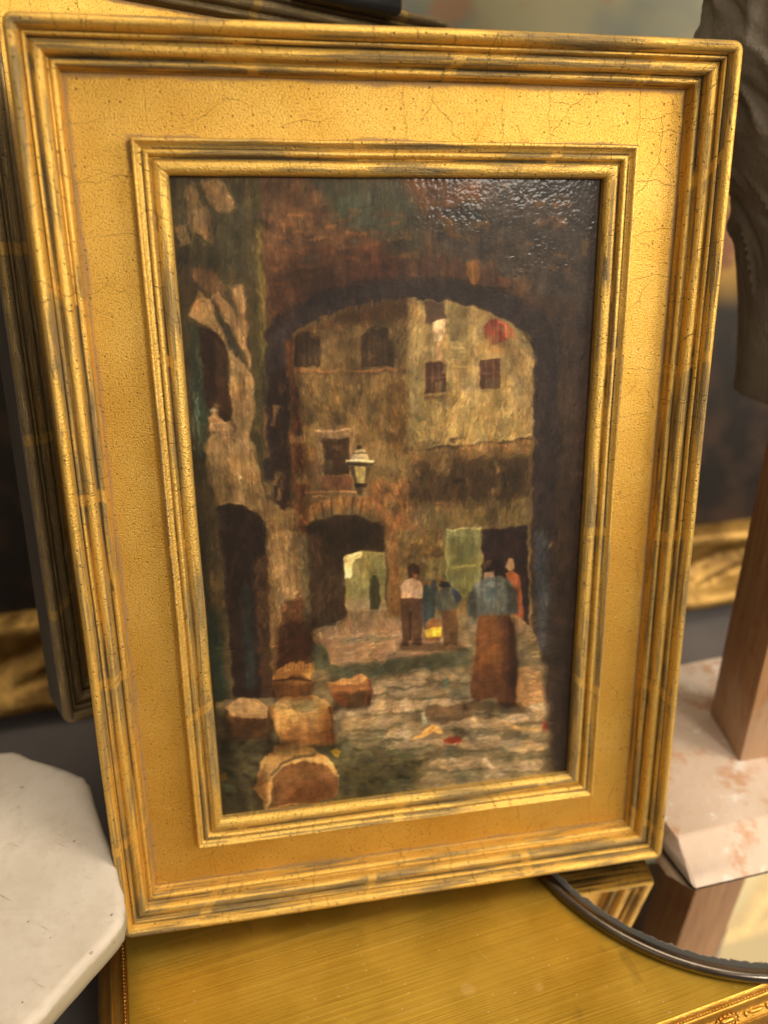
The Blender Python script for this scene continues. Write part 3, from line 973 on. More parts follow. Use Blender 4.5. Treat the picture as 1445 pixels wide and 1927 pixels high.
def poly(pts, color, a=1.0, soft=2.6, warp=2.8, tex=0.16, d='v', relief=0.0, mot=0.10):
    p = cvt(pts)
    x0, y0 = np.floor(p.min(0) - 8).astype(int)
    x1, y1 = np.ceil(p.max(0) + 8).astype(int)
    x0, y0, x1, y1 = max(x0, 0), max(y0, 0), min(x1, NX), min(y1, NY)
    if x1 <= x0 or y1 <= y0: return
    sl_ = (slice(y0, y1), slice(x0, x1))
    gx_ = GX[sl_] + warp * WX[sl_]
    gy_ = GY[sl_] + warp * WY[sl_]
    dist = np.full(gx_.shape, 1e9)
    ins = np.zeros(gx_.shape, bool)
    n = len(p)
    for i in range(n):
        ax_, ay_ = p[i]
        bx_, by_ = p[(i + 1) % n]
        ex_, ey_ = bx_ - ax_, by_ - ay_
        tt = np.clip(((gx_ - ax_) * ex_ + (gy_ - ay_) * ey_) / (ex_ * ex_ + ey_ * ey_ + 1e-9), 0, 1)
        dist = np.minimum(dist, (gx_ - ax_ - tt * ex_) ** 2 + (gy_ - ay_ - tt * ey_) ** 2)
        cr = ((ay_ > gy_) != (by_ > gy_))
        with np.errstate(divide='ignore', invalid='ignore'):
            xi_ = ax_ + (gy_ - ay_) / (by_ - ay_ if by_ != ay_ else 1e-9) * ex_
        ins ^= cr & (gx_ < xi_)
    sd = np.sqrt(dist) * np.where(ins, -1, 1)
    mk = np.clip(0.5 - sd / soft, 0, 1)
    tex = tex * 0.45
    sv_ = (STV if d == 'v' else STH if d == 'h' else MOT)[sl_]
    mk = np.clip(mk * (a + 0.5 * a * (sv_ if a < 1 else 0)), 0, 1)[..., None]
    cc = np.array(color, float)[None, None] * (1 + tex * 2 * sv_ + mot * 2 * MOT[sl_])[..., None]
    C[sl_] = C[sl_] * (1 - mk) + cc * mk
    if relief:
        HT[sl_] += relief * mk[..., 0] * (0.6 + 1.6 * sv_)

def glaze(pts, f, soft=14):
    """thin transparent glaze multiplying what lies under it"""
    p = cvt(pts)
    x0, y0 = np.maximum(np.floor(p.min(0) - soft).astype(int), 0)
    x1, y1 = np.minimum(np.ceil(p.max(0) + soft).astype(int), (NX, NY))
    if x1 <= x0 or y1 <= y0: return
    sl_ = (slice(y0, y1), slice(x0, x1))
    gx_, gy_ = GX[sl_] + WX[sl_] * 2, GY[sl_] + WY[sl_] * 2
    dist = np.full(gx_.shape, 1e9)
    ins = np.zeros(gx_.shape, bool)
    for (ax_, ay_), (bx_, by_) in zip(p, np.roll(p, -1, 0)):
        ex_, ey_ = bx_ - ax_, by_ - ay_
        tt = np.clip(((gx_ - ax_) * ex_ + (gy_ - ay_) * ey_) / (ex_ * ex_ + ey_ * ey_ + 1e-9), 0, 1)
        dist = np.minimum(dist, (gx_ - ax_ - tt * ex_) ** 2 + (gy_ - ay_ - tt * ey_) ** 2)
        ins ^= ((ay_ > gy_) != (by_ > gy_)) & (gx_ < ax_ + (gy_ - ay_) / (by_ - ay_ if by_ != ay_ else 1e-9) * ex_)
    mk = np.clip(0.5 - np.sqrt(dist) * np.where(ins, -1, 1) / soft, 0, 1)[..., None]
    C[sl_] *= 1 - mk * (1 - np.array(f, float))


def line(pts, w, color, **k):
    """a painted line as a thin polygon"""
    p = np.asarray(pts, float)
    t_ = np.gradient(p, axis=0)
    n_ = np.c_[-t_[:, 1], t_[:, 0]]
    n_ /= np.linalg.norm(n_, axis=1)[:, None] + 1e-9
    poly(np.r_[p + n_ * w / 2, (p - n_ * w / 2)[::-1]], color, **k)


# -- grounds
poly([(300, 320), (1150, 320), (1090, 1480), (410, 1550)], (58, 44, 29))
poly([(300, 320), (505, 320), (520, 700), (545, 1000), (560, 1330), (400, 1350)], (80, 66, 42), tex=.22)
poly([(300, 330), (360, 330), (400, 900), (430, 1350), (440, 1545), (400, 1545)], (64, 54, 35), soft=14)
poly([(315, 330), (480, 330), (485, 520), (350, 520)], (70, 62, 42), soft=20, tex=.25)
for q in ([(378, 338), (412, 332), (442, 384), (430, 402), (402, 396)], [(362, 395), (386, 388), (405, 442), (400, 460), (374, 440)],
          [(345, 345), (368, 340), (375, 420), (360, 450)], [(330, 425), (350, 418), (356, 455), (340, 462)]):
    poly(q, (126, 99, 66), a=.85, relief=.8)
poly([(455, 330), (485, 330), (492, 520), (470, 520)], (104, 84, 55), a=.5, soft=8)
# plaster patch round the window on the left wall
poly([(355, 505), (400, 512), (420, 532), (415, 556), (390, 548), (362, 530)], (112, 85, 56), a=.9, relief=.6)
poly([(370, 548), (396, 560), (402, 592), (425, 632), (452, 676), (476, 700), (482, 770), (470, 816), (488, 884), (500, 960), (420, 960),
      (388, 900), (380, 832), (398, 812), (440, 826), (434, 770), (424, 652), (400, 622), (356, 592)], (150, 118, 76), relief=.9, tex=.2)
poly([(396, 553), (408, 546), (432, 576), (452, 614), (466, 650), (470, 690), (446, 640), (424, 606)], (160, 124, 82), relief=1.3, soft=4, a=.9)
poly([(434, 541), (455, 531), (464, 590), (468, 690), (458, 640), (444, 590)], (158, 122, 80), relief=1.3, soft=4, a=.9)
poly([(402, 578), (426, 606), (452, 668), (440, 674)], (64, 57, 40))
poly([(470, 330), (505, 330), (512, 720), (520, 900), (488, 884), (470, 812), (478, 760), (476, 600)], (72, 64, 38), a=.75, soft=6)
poly([(480, 420), (494, 420), (500, 690), (490, 690)], (112, 96, 50), a=.7, soft=4)
line([(478, 545), (492, 560), (497, 600), (500, 650)], 5, (124, 104, 56), a=.8, relief=.8)
poly([(497, 766), (512, 762), (518, 800), (520, 870), (502, 872), (496, 810)], (152, 104, 60), a=.85, relief=.9)
line([(497, 768), (505, 764), (517, 772)], 4, (182, 134, 84), relief=.9)
line([(500, 815), (508, 812), (519, 824)], 4, (172, 122, 72), relief=.9)
# window recess on the left wall, green shutter, sill
poly([(371, 610), (399, 622), (425, 650), (424, 700), (436, 770), (435, 794), (392, 772), (380, 700)], (48, 30, 20), tex=.12)
poly([(402, 640), (424, 652), (424, 700), (434, 780), (410, 765)], (68, 47, 30), a=.7)
poly([(354, 602), (371, 614), (379, 700), (391, 774), (384, 862), (374, 862), (358, 700)], (52, 58, 45), tex=.3, soft=6, a=.9)
for k in range(16):
    x0 = 356 + RNG.random() * 24
    y0 = 650 + RNG.random() * 180
    line([(x0, y0), (x0 + 3, y0 + 22 + RNG.random() * 20)], 1.8, (120, 138, 114), a=.55, relief=.6)
poly([(390, 784), (400, 776), (434, 793), (443, 828), (420, 826), (398, 812)], (172, 132, 86), relief=1.0, d='h')
poly([(391, 770), (402, 767), (409, 772), (400, 777)], (200, 180, 142), relief=1.2)
line([(400, 812), (430, 824), (444, 830)], 2.2, (70, 52, 34))
poly([(400, 880), (440, 890), (500, 940), (560, 960), (560, 1010), (500, 985), (470, 950), (430, 945), (404, 950)], (116, 92, 58), soft=5, relief=.6)
poly([(446, 893), (458, 896), (460, 906), (450, 902)], (190, 168, 128), relief=1.1)
poly([(445, 905), (462, 905), (460, 950), (448, 948)], (146, 120, 80), a=.7)
# dark doorway low on the left
poly([(407, 957), (428, 947), (460, 952), (484, 967), (497, 984), (503, 1030), (506, 1150), (512, 1310), (440, 1312), (426, 1150), (413, 1020)],
     (40, 28, 22), tex=.10, soft=3)
poly([(452, 1100), (474, 1100), (482, 1290), (462, 1300)], (44, 48, 48), a=.7, soft=8)
poly([(474, 1060), (500, 1040), (520, 1310), (492, 1312)], (70, 50, 34), a=.85, soft=5)
poly([(498, 985), (590, 985), (592, 1180), (588, 1240), (512, 1300), (506, 1150)], (112, 86, 54), soft=4, tex=.22)
poly([(506, 1000), (548, 1000), (556, 1130), (544, 1190), (530, 1200), (516, 1120)], (148, 116, 74), a=.9, soft=5, relief=.6)
poly([(534, 1130), (592, 1120), (590, 1235), (520, 1262), (526, 1190)], (78, 50, 30), a=.9, soft=6, tex=.25)
poly([(558, 1010), (576, 1010), (584, 1180), (572, 1190)], (88, 82, 58), a=.5)
poly([(384, 1150), (405, 1150), (432, 1330), (410, 1330)], (42, 58, 46), a=.8, soft=8)
poly([(360, 860), (400, 880), (425, 1140), (398, 1140)], (84, 68, 43), a=.8, soft=10)
line([(395, 1080), (404, 1115)], 5, (140, 108, 70), a=.6)
# -- upper wall and spandrel above the arch
poly([(488, 330), (1140, 330), (1128, 700), (1050, 700), (1000, 610), (930, 540), (860, 520), (720, 515), (620, 535), (545, 580), (505, 640), (494, 500)],
     (86, 63, 44), tex=.14, mot=.25)
poly([(520, 330), (720, 330), (740, 480), (660, 540), (560, 580), (510, 600), (498, 430)], (94, 66, 42), a=.6, soft=18, d='m', tex=.3)
poly([(580, 330), (745, 330), (800, 400), (790, 478), (735, 470), (690, 432), (640, 420), (612, 385)], (72, 72, 56), a=.85, soft=20)
poly([(640, 376), (692, 380), (694, 420), (660, 424), (630, 402)], (64, 76, 62), a=.6, soft=14)
poly([(800, 330), (1140, 330), (1128, 720), (1060, 720), (1020, 610), (940, 520), (830, 470), (800, 420)], (70, 60, 52), a=.92, soft=22, mot=.2)
poly([(756, 336), (800, 334), (880, 336), (905, 345), (900, 372), (872, 380), (838, 392), (812, 404), (795, 402), (778, 366)], (106, 72, 44), a=.85, soft=6, relief=.8)
poly([(880, 336), (925, 336), (916, 378), (895, 392), (885, 365)], (96, 66, 44), a=.7, soft=6)
poly([(826, 405), (850, 410), (870, 440), (850, 446), (832, 430)], (114, 78, 38), a=.85, soft=4, relief=.8)
poly([(800, 396), (850, 388), (900, 392), (945, 402), (900, 420), (850, 404)], (46, 44, 44), a=.8, soft=6)
for (xx0, yy0, xx1, yy1) in ((505, 410, 520, 409), (540, 405, 575, 404), (548, 438, 574, 435), (582, 447, 626, 450), (650, 440, 690, 443), (530, 468, 575, 476),
                             (612, 430, 634, 428), (640, 462, 672, 464), (684, 463, 720, 460), (500, 500, 520, 503), (560, 500, 590, 505)):
    line([(xx0, yy0), ((xx0 + xx1) / 2, (yy0 + yy1) / 2 - 1), (xx1, yy1)], 6, (138, 90, 54), a=.6, d='h', relief=.9)
for k in range(60):
    x0 = 495 + RNG.random() * 250
    y0 = 385 + RNG.random() * 170
    line([(x0, y0), (x0 + 14 + RNG.random() * 22, y0 + RNG.normal() * 3)], 3 + RNG.random() * 5,
         [(120, 76, 42), (70, 45, 30), (52, 36, 28), (134, 88, 48)][k % 4], a=.5, d='h', relief=.5)
# voussoirs of the arch
vo = [(560, 590), (620, 552), (690, 530), (770, 518), (850, 522), (920, 540), (985, 570), (1030, 610)]
line(np.array(vo) + [0, -18], 34, (80, 54, 40), a=.65, soft=8)
poly([(876, 488), (902, 484), (900, 530), (882, 532)], (136, 92, 42), a=.85, relief=.8)
poly([(912, 492), (932, 490), (930, 530), (914, 534)], (92, 66, 50), a=.8)
poly([(934, 520), (962, 524), (958, 545), (938, 540)], (122, 80, 46), a=.7, relief=.6)
poly([(962, 522), (996, 518), (1000, 545), (966, 552)], (98, 74, 50), a=.8, relief=.6)
poly([(700, 478), (720, 480), (724, 516), (700, 520)], (98, 62, 44), a=.6)
# the right-hand pier
poly([(1000, 560), (1140, 560), (1120, 1000), (1100, 1300), (1078, 1470), (1030, 1470), (1010, 1250), (1000, 1180)], (72, 54, 40), tex=.2, soft=6)
poly([(1005, 600), (1052, 600), (1046, 800), (1040, 1200), (1002, 1200)], (56, 46, 42), a=.85, soft=10)
poly([(1048, 720), (1076, 720), (1066, 1180), (1042, 1180)], (76, 58, 40), a=.65, soft=8)
poly([(1076, 600), (1122, 600), (1108, 1000), (1096, 1250), (1072, 1250)], (76, 56, 43), a=.8, soft=12)
poly([(1004, 880), (1022, 880), (1030, 1080), (1034, 1230), (1012, 1230), (1004, 1010)], (70, 73, 80), a=.8, soft=9)
poly([(1090, 330), (1132, 330), (1122, 620), (1080, 620)], (68, 56, 46), a=.6, soft=10)
poly([(1093, 450), (1104, 452), (1106, 478), (1096, 476)], (128, 98, 58), a=.9, relief=.8)
line([(1032, 1030), (1040, 1022)], 4, (160, 130, 90), relief=.8)
# -- dark intrados of the arch
ob_ = [(500, 900), (500, 620), (520, 596), (547, 579), (590, 556), (634, 538), (678, 529), (720, 523), (793, 520), (865, 526), (923, 541), (982, 562),
       (1025, 588), (1050, 640), (1046, 1000), (1000, 1000), (1003, 700), (1004, 660), (996, 637), (976, 617), (938, 595), (894, 579), (836, 566), (778, 561),
       (720, 564), (678, 571), (634, 586), (605, 595), (576, 609), (549, 626), (538, 650), (540, 900)]
poly(ob_, (54, 43, 41), tex=.10, soft=5, warp=4)
poly([(504, 700), (540, 690), (545, 900), (540, 960), (515, 940)], (46, 31, 23))
poly([(536, 640), (556, 640), (566, 760), (574, 905), (580, 1000), (556, 1000), (548, 850)], (98, 63, 35), a=.95, soft=3, tex=.25)
line([(558, 760), (568, 905)], 4, (52, 36, 26), a=.8)
# -- the sunlit court seen through the arch
inn = [(549, 626), (576, 609), (605, 595), (634, 586), (678, 571), (720, 564), (778, 561), (836, 566), (894, 579), (938, 595), (976, 617), (996, 637), (1004, 660),
       (1002, 830), (998, 1000), (1000, 1185), (590, 1185), (576, 990), (566, 800), (551, 680)]
poly(inn, (116, 94, 58), tex=.10, mot=.16)
poly([(549, 626), (605, 595), (678, 571), (768, 562), (766, 700), (560, 700), (552, 660)], (110, 86, 52), a=.9, soft=4, mot=.22)
poly([(600, 600), (690, 572), (766, 565), (766, 600), (690, 612)], (88, 62, 38), a=.6, soft=10)
poly([(768, 562), (836, 566), (894, 579), (938, 595), (976, 617), (1002, 660), (1000, 830), (764, 846), (766, 700)], (150, 125, 80), soft=3.5, tex=.14, mot=.18)
poly([(765, 690), (800, 700), (800, 800), (765, 810)], (130, 112, 72), a=.7, soft=8)
poly([(790, 740), (980, 740), (995, 826), (780, 842)], (156, 130, 76), a=.7, soft=12, d='m', tex=.2)
poly([(838, 568), (880, 580), (885, 670), (845, 680)], (124, 106, 68), a=.65, soft=8)
poly([(960, 640), (1000, 660), (1000, 820), (965, 800)], (158, 128, 82), a=.6, soft=6)
poly([(795, 566), (836, 566), (838, 598), (820, 612), (800, 606)], (82, 61, 48), a=.9)
line([(780, 570), (784, 600)], 8, (156, 122, 72), a=.7)
poly([(813, 606), (833, 603), (837, 622), (829, 641), (817, 641)], (226, 190, 148), relief=1.8)
poly([(820, 641), (831, 641), (830, 678), (820, 678)], (176, 136, 100), relief=1.0)
poly([(846, 646), (862, 643), (892, 676), (880, 692), (846, 690)], (166, 142, 88), a=.85, relief=.9, d='h')
poly([(910, 614), (936, 597), (952, 610), (950, 640), (926, 648), (912, 635)], (128, 66, 48), relief=1.2, tex=.22)
line([(940, 604), (948, 612), (951, 634)], 6, (186, 104, 74), relief=1.3)
line([(958, 616), (965, 634)], 6, (176, 78, 54), relief=1.1)
poly([(926, 650), (946, 642), (940, 664), (928, 662)], (176, 132, 84), a=.8, relief=.8)
# windows of the court
for (xa, xb, ya, yb, top_) in ((553, 601, 624, 690, 10), (683, 737, 618, 688, 12)):
    poly([(xa, yb), (xa, ya + top_), ((xa * 3 + xb) / 4, ya), ((xa + 3 * xb) / 4, ya), (xb, ya + top_), (xb, yb)], (58, 42, 27), tex=.18, warp=1.2)
line([(681, 690), (681, 632), (692, 620), (708, 613), (726, 618), (738, 634), (739, 690)], 3.5, (40, 30, 22), a=.8, warp=1)
poly([(690, 640), (728, 640), (728, 685), (690, 685)], (74, 56, 36), a=.6, soft=4)
line([(558, 698), (650, 697), (762, 692)], 5, (150, 98, 56), d='h', relief=.9)
line([(560, 704), (650, 703), (762, 698)], 3, (70, 50, 32), d='h', a=.8)
poly([(799, 681), (838, 678), (841, 737), (800, 741)], (74, 50, 36), tex=.2, warp=1.2)
poly([(902, 676), (939, 673), (941, 729), (902, 732)], (78, 52, 38), tex=.2, warp=1.4)
line([(798, 748), (842, 745)], 3, (110, 76, 46), d='h')
poly([(565, 706), (760, 700), (762, 850), (570, 860)], (120, 92, 52), a=.55, soft=8, d='m', tex=.3)
poly([(572, 716), (606, 712), (600, 770), (575, 770)], (146, 110, 62), a=.6, soft=5)
poly([(608, 712), (650, 712), (648, 744), (612, 748)], (144, 112, 64), a=.6, soft=5)
poly([(690, 750), (716, 740), (712, 800), (695, 796)], (88, 72, 44), a=.7, soft=5)
poly([(590, 762), (660, 766), (655, 800), (600, 800)], (100, 78, 44), a=.6, soft=6)
for (xa, xb, ya, yb) in ((799, 839, 681, 739), (902, 940, 675, 731)):
    line([(xa - 3, yb), (xa - 2, ya), (xb + 2, ya - 3), (xb + 3, yb)], 3, (150, 124, 80), a=.8, relief=.7, warp=1)
    for q in (.33, .66):
        line([(xa + (xb - xa) * q, ya + 4), (xa + (xb - xa) * q, yb - 3)], 2.2, (112, 80, 58), a=.7, warp=1)
    line([(xa, (ya + yb) / 2), (xb, (ya + yb) / 2 - 2)], 2.2, (112, 80, 58), a=.7, warp=1)
for xa in (562, 572, 582, 592, 694, 704, 714, 724):
    line([(xa, 634), (xa + 1, 684)], 2.2, (92, 70, 44), a=.6, warp=1)
# small window with pale surround, lantern
poly([(590, 811), (666, 808), (664, 902), (594, 908)], (138, 110, 78), tex=.12, warp=1.2)
poly([(606, 825), (657, 823), (657, 892), (609, 894)], (60, 43, 28), warp=1.0)
line([(592, 811), (630, 810), (667, 806)], 4, (192, 152, 112), d='h', relief=1.1, warp=1)
poly([(605, 896), (662, 894), (660, 922), (606, 924)], (106, 68, 46), a=.85)
line([(572, 926), (620, 924), (672, 924)], 3.5, (184, 132, 84), d='h', relief=1.0, warp=1)
W_ = dict(warp=.7, tex=.10)
poly([(672, 838), (679, 838), (683, 850), (670, 850)], (56, 44, 34), **W_)
poly([(659, 868), (664, 853), (671, 846), (685, 845), (690, 852), (695, 868)], (168, 150, 116), relief=1.0, **W_)
line([(664, 853), (690, 852)], 2.2, (70, 56, 40), **W_)
line([(650, 868), (676, 866), (703, 868)], 4, (214, 196, 156), relief=1.2, **W_)
poly([(650, 870), (703, 870), (699, 877), (655, 877)], (58, 46, 34), **W_)
poly([(656, 877), (698, 877), (691, 909), (666, 909)], (150, 132, 82), relief=.6, **W_)
poly([(656, 877), (666, 877), (671, 909), (666, 909)], (62, 50, 36), **W_)
poly([(688, 877), (698, 877), (691, 909), (686, 909)], (84, 68, 46), **W_)
poly([(664, 909), (692, 909), (688, 917), (668, 917)], (44, 34, 25), **W_)
poly([(669, 917), (685, 917), (681, 930), (674, 930)], (72, 54, 38), **W_)
# brick arch over the passage, orange rubbed wall
poly([(690, 905), (765, 900), (790, 960), (790, 1040), (735, 1060), (724, 985), (700, 950)], (128, 86, 48), a=.8, soft=14, d='m', tex=.22, relief=.5)
poly([(570, 935), (600, 930), (640, 928), (640, 944), (600, 952), (572, 976)], (112, 84, 50), soft=3)
bv = [(568, 985), (580, 970), (598, 957), (620, 948), (645, 944), (670, 946), (692, 954), (708, 966)]
line(np.array(bv) + [0, -2], 24, (134, 94, 52), d='m', tex=.25, relief=.8, warp=1.2)
for (x0, y0, x1, y1, c) in ((622, 936, 624, 968, 0), (646, 934, 646, 966, 1), (664, 934, 662, 966, 0), (682, 938, 676, 970, 1), (604, 945, 610, 974, 0), (588, 955, 596, 982, 1)):
    line([(x0, y0), (x1, y1)], 2.6, (64, 42, 26), a=.8, warp=.8)
poly([(628, 934), (644, 933), (644, 964), (630, 965)], (158, 112, 54), a=.8)
poly([(686, 932), (712, 940), (716, 965), (690, 955)], (146, 92, 52), a=.8, relief=.8)
line([(586, 934), (600, 930), (612, 934)], 2.4, (190, 140, 90), relief=.8)
# the passage and its lit end
poly([(576, 992), (596, 977), (625, 969), (669, 971), (696, 979), (722, 992), (727, 1046), (729, 1130), (728, 1165), (655, 1160), (600, 1182), (586, 1190), (580, 1100)],
     (56, 42, 29), tex=.12, soft=4)
poly([(578, 1010), (602, 1000), (606, 1150), (588, 1180)], (68, 51, 35), a=.8, soft=6)
poly([(647, 1046), (680, 1035), (724, 1039), (725, 1140), (650, 1142)], (128, 116, 70), tex=.16, warp=1.2)
poly([(690, 1040), (724, 1042), (724, 1090), (696, 1090)], (112, 102, 62), a=.8, soft=4)
poly([(650, 1128), (726, 1126), (728, 1168), (655, 1168)], (140, 118, 86), a=.95, d='h', soft=4)
poly([(646, 1047), (678, 1036), (681, 1042), (678, 1050), (668, 1052), (663, 1060), (660, 1087), (648, 1088)], (240, 212, 140), relief=1.4, warp=1.2)
poly([(696, 1092), (701, 1082), (708, 1084), (714, 1098), (716, 1128), (710, 1146), (696, 1146), (694, 1120)], (60, 56, 34), warp=1.2)
poly([(728, 1040), (748, 1036), (758, 1182), (732, 1186)], (116, 82, 44), a=.9, soft=5, tex=.25)
# lower right of the court
poly([(745, 1000), (838, 990), (838, 1100), (756, 1110)], (106, 84, 48), a=.85, soft=6, d='m', tex=.35)
poly([(800, 1055), (830, 1048), (832, 1090), (802, 1095)], (130, 112, 66), a=.8, soft=5)
for k in range(26):
    x0 = 745 + RNG.random() * 80
    y0 = 985 + RNG.random() * 90
    line([(x0, y0), (x0 + 6 + RNG.random() * 10, y0 + RNG.normal() * 4)], 3 + RNG.random() * 4, [(66, 50, 32), (140, 112, 68), (120, 104, 84), (158, 112, 54)][k % 4], a=.6, relief=.6)
poly([(770, 868), (995, 852), (996, 985), (900, 990), (832, 994), (772, 985)], (86, 68, 46), a=.85, soft=14, d='m', tex=.18)
poly([(785, 880), (990, 866), (990, 920), (850, 930), (790, 950)], (72, 57, 40), a=.55, soft=22)
poly([(800, 955), (990, 935), (994, 984), (806, 992)], (106, 88, 52), a=.75, soft=8, tex=.25)
for (x0, y0, x1, y1) in ((775, 866, 793, 864), (784, 880, 788, 898), (932, 866, 936, 888), (936, 900, 940, 920)):
    line([(x0, y0), (x1, y1)], 7, (140, 118, 84), a=.7)
poly([(765, 848), (860, 842), (998, 827), (998, 850), (860, 862), (770, 868)], (118, 90, 52), d='h', tex=.25, soft=2)
line([(764, 846), (860, 840), (998, 825)], 3, (58, 42, 28), d='h')
line([(766, 852), (860, 846), (998, 832)], 3, (160, 118, 68), d='h', relief=.9)
line([(850, 907), (872, 902)], 4, (36, 28, 22), d='h')
line([(846, 828), (868, 824)], 5, (52, 42, 30), d='h', a=.8)
poly([(834, 998), (904, 993), (906, 1128), (838, 1124)], (112, 106, 66), tex=.16, warp=1)
poly([(846, 1012), (892, 1009), (893, 1060), (848, 1062)], (94, 90, 54), a=.9, warp=1)
poly([(850, 1074), (892, 1072), (894, 1118), (852, 1118)], (100, 96, 58), a=.8, warp=1)
line([(836, 998), (870, 995), (904, 993)], 3.2, (164, 158, 104), d='h', relief=.9)
line([(838, 1000), (841, 1120)], 3, (150, 146, 96), relief=.7)
line([(846, 1066), (892, 1064)], 5, (140, 132, 76), d='h', relief=.7)
poly([(905, 996), (990, 989), (996, 1180), (908, 1110)], (42, 29, 27), tex=.14)
# -- ground
poly([(586, 1188), (660, 1160), (760, 1160), (900, 1150), (1000, 1180), (1030, 1260), (1066, 1465), (410, 1550), (405, 1320), (520, 1310), (590, 1240)], (118, 100, 72), d='h', tex=.12, mot=.2)
poly([(588, 1200), (655, 1160), (770, 1168), (880, 1215), (760, 1240), (612, 1252)], (152, 120, 90), a=.95, soft=6, d='h', tex=.16)
poly([(626, 1200), (700, 1196), (760, 1200), (640, 1212)], (104, 98, 76), a=.7, soft=4, d='h')
poly([(616, 1254), (760, 1240), (884, 1222), (884, 1252), (760, 1268), (622, 1284)], (78, 76, 56), a=.92, soft=8, d='h')
poly([(655, 1150), (730, 1150), (728, 1180), (620, 1190)], (112, 88, 62), a=.6, d='h', soft=6)
pal = [(178, 150, 112), (158, 134, 102), (118, 112, 86), (104, 100, 78), (188, 160, 124), (142, 122, 90), (168, 142, 112)]
for k in range(150):
    yy_ = 1262 + (RNG.random() ** 0.9) * 230
    xx_ = 600 + RNG.random() * 430 * (1 if yy_ < 1400 else 1)
    s_ = 0.5 + (yy_ - 1250) / 260
    wq, hq = (14 + RNG.random() * 26) * s_ + 8, (4 + RNG.random() * 5) * s_ + 3
    j = RNG.normal(0, .12, 8)
    cq = pal[k % 7] if yy_ < 1400 or xx_ > 780 else pal[2 + k % 2]
    poly([(xx_ - wq * (1 + j[0]), yy_ + hq * j[1]), (xx_ - wq * .5, yy_ - hq * (1 + j[2])), (xx_ + wq * .5, yy_ - hq * (1 + j[3]) - 2), (xx_ + wq * (1 + j[4]), yy_ - 2),
          (xx_ + wq * .6, yy_ + hq * (1 + j[5])), (xx_ - wq * .4, yy_ + hq * (1 + j[6]) + 1)], cq, a=.46, d='h', relief=.5, tex=.12, soft=3.4)
    if k % 3 == 0: line([(xx_ - wq, yy_ + hq), (xx_, yy_ + hq + 1), (xx_ + wq, yy_ + hq - 2)], 2.6, (64, 60, 42), a=.6, d='h')
poly([(408, 1385), (520, 1400), (640, 1410), (780, 1410), (800, 1450), (720, 1500), (416, 1545)], (88, 80, 54), a=.75, soft=30, d='m', tex=.3)
poly([(800, 1420), (1060, 1400), (1068, 1466), (760, 1500)], (108, 96, 64), a=.35, soft=14, d='h')
for k in range(70):
    xx_ = 415 + RNG.random() * 380
    yy_ = 1385 + RNG.random() * 140
    line([(xx_, yy_), (xx_ + 8 + RNG.random() * 14, yy_ + RNG.normal() * 4)], 4 + RNG.random() * 6, [(44, 46, 30), (92, 88, 46), (78, 80, 48), (104, 92, 54), (58, 50, 30)][k % 5], a=.6, d='h', relief=.5)
for (x0, y0, wq, hq, cc_) in ((690, 1296, 44, 10, 0), (790, 1304, 54, 10, 1), (740, 1330, 60, 11, 2), (850, 1338, 44, 10, 0), (700, 1362, 42, 9, 1), (900, 1360, 60, 10, 2), (980, 1350, 40, 9, 0),
                             (770, 1400, 46, 9, 1), (900, 1398, 66, 11, 0), (985, 1404, 44, 10, 2), (860, 1436, 70, 11, 2), (980, 1440, 50, 10, 1), (760, 1284, 46, 8, 0)):
    j = RNG.normal(0, .14, 8)
    poly([(x0 - wq * (1 + j[0]), y0 + 2), (x0 - wq * .55, y0 - hq * (1 + j[1])), (x0 + wq * .5, y0 - hq * (1.2 + j[2])), (x0 + wq * (1 + j[3]), y0 - 4), (x0 + wq * .6, y0 + hq * (.9 + j[4])),
          (x0 - wq * .5, y0 + hq * (1 + j[5]))], [(178, 148, 112), (164, 138, 106), (186, 154, 116)][cc_], a=.62, d='h', relief=.9, soft=4, warp=4)
    line([(x0 - wq * .9, y0 + hq + 2), (x0, y0 + hq + 4), (x0 + wq * .9, y0 + hq - 2)], 4, (80, 72, 50), a=.55, d='h', soft=3)
poly([(970, 1258), (1004, 1254), (1026, 1290), (1022, 1318), (976, 1332), (968, 1290)], (154, 118, 76), d='h', relief=.7)
poly([(800, 1330), (880, 1324), (886, 1350), (830, 1362), (798, 1350)], (104, 80, 56), a=.85, d='h')
poly([(799, 1372), (811, 1363), (834, 1372), (832, 1378), (815, 1376), (800, 1386), (770, 1392), (790, 1380)], (228, 164, 84), relief=1.3, d='h')
poly([(790, 1346), (797, 1338), (802, 1358), (794, 1366)], (160, 150, 128), relief=1.1)
poly([(829, 1392), (845, 1386), (867, 1384), (868, 1398), (848, 1402)], (138, 52, 30), relief=1.0, d='h')
poly([(1018, 1360), (1028, 1358), (1030, 1374), (1022, 1378)], (140, 46, 32), relief=.9)
poly([(906, 1428), (914, 1426), (930, 1446), (922, 1448)], (198, 176, 146), relief=1.2)
line([(930, 1448), (944, 1460)], 5, (150, 130, 100))
poly([(829, 1276), (846, 1274), (840, 1298), (828, 1296)], (92, 104, 90), a=.8)
line([(950, 1360), (980, 1372), (1010, 1374)], 5, (170, 134, 82), d='h', relief=.8)
poly([(1030, 1180), (1100, 1180), (1072, 1470), (1046, 1470), (1022, 1300)], (66, 50, 39), a=.9, soft=14)
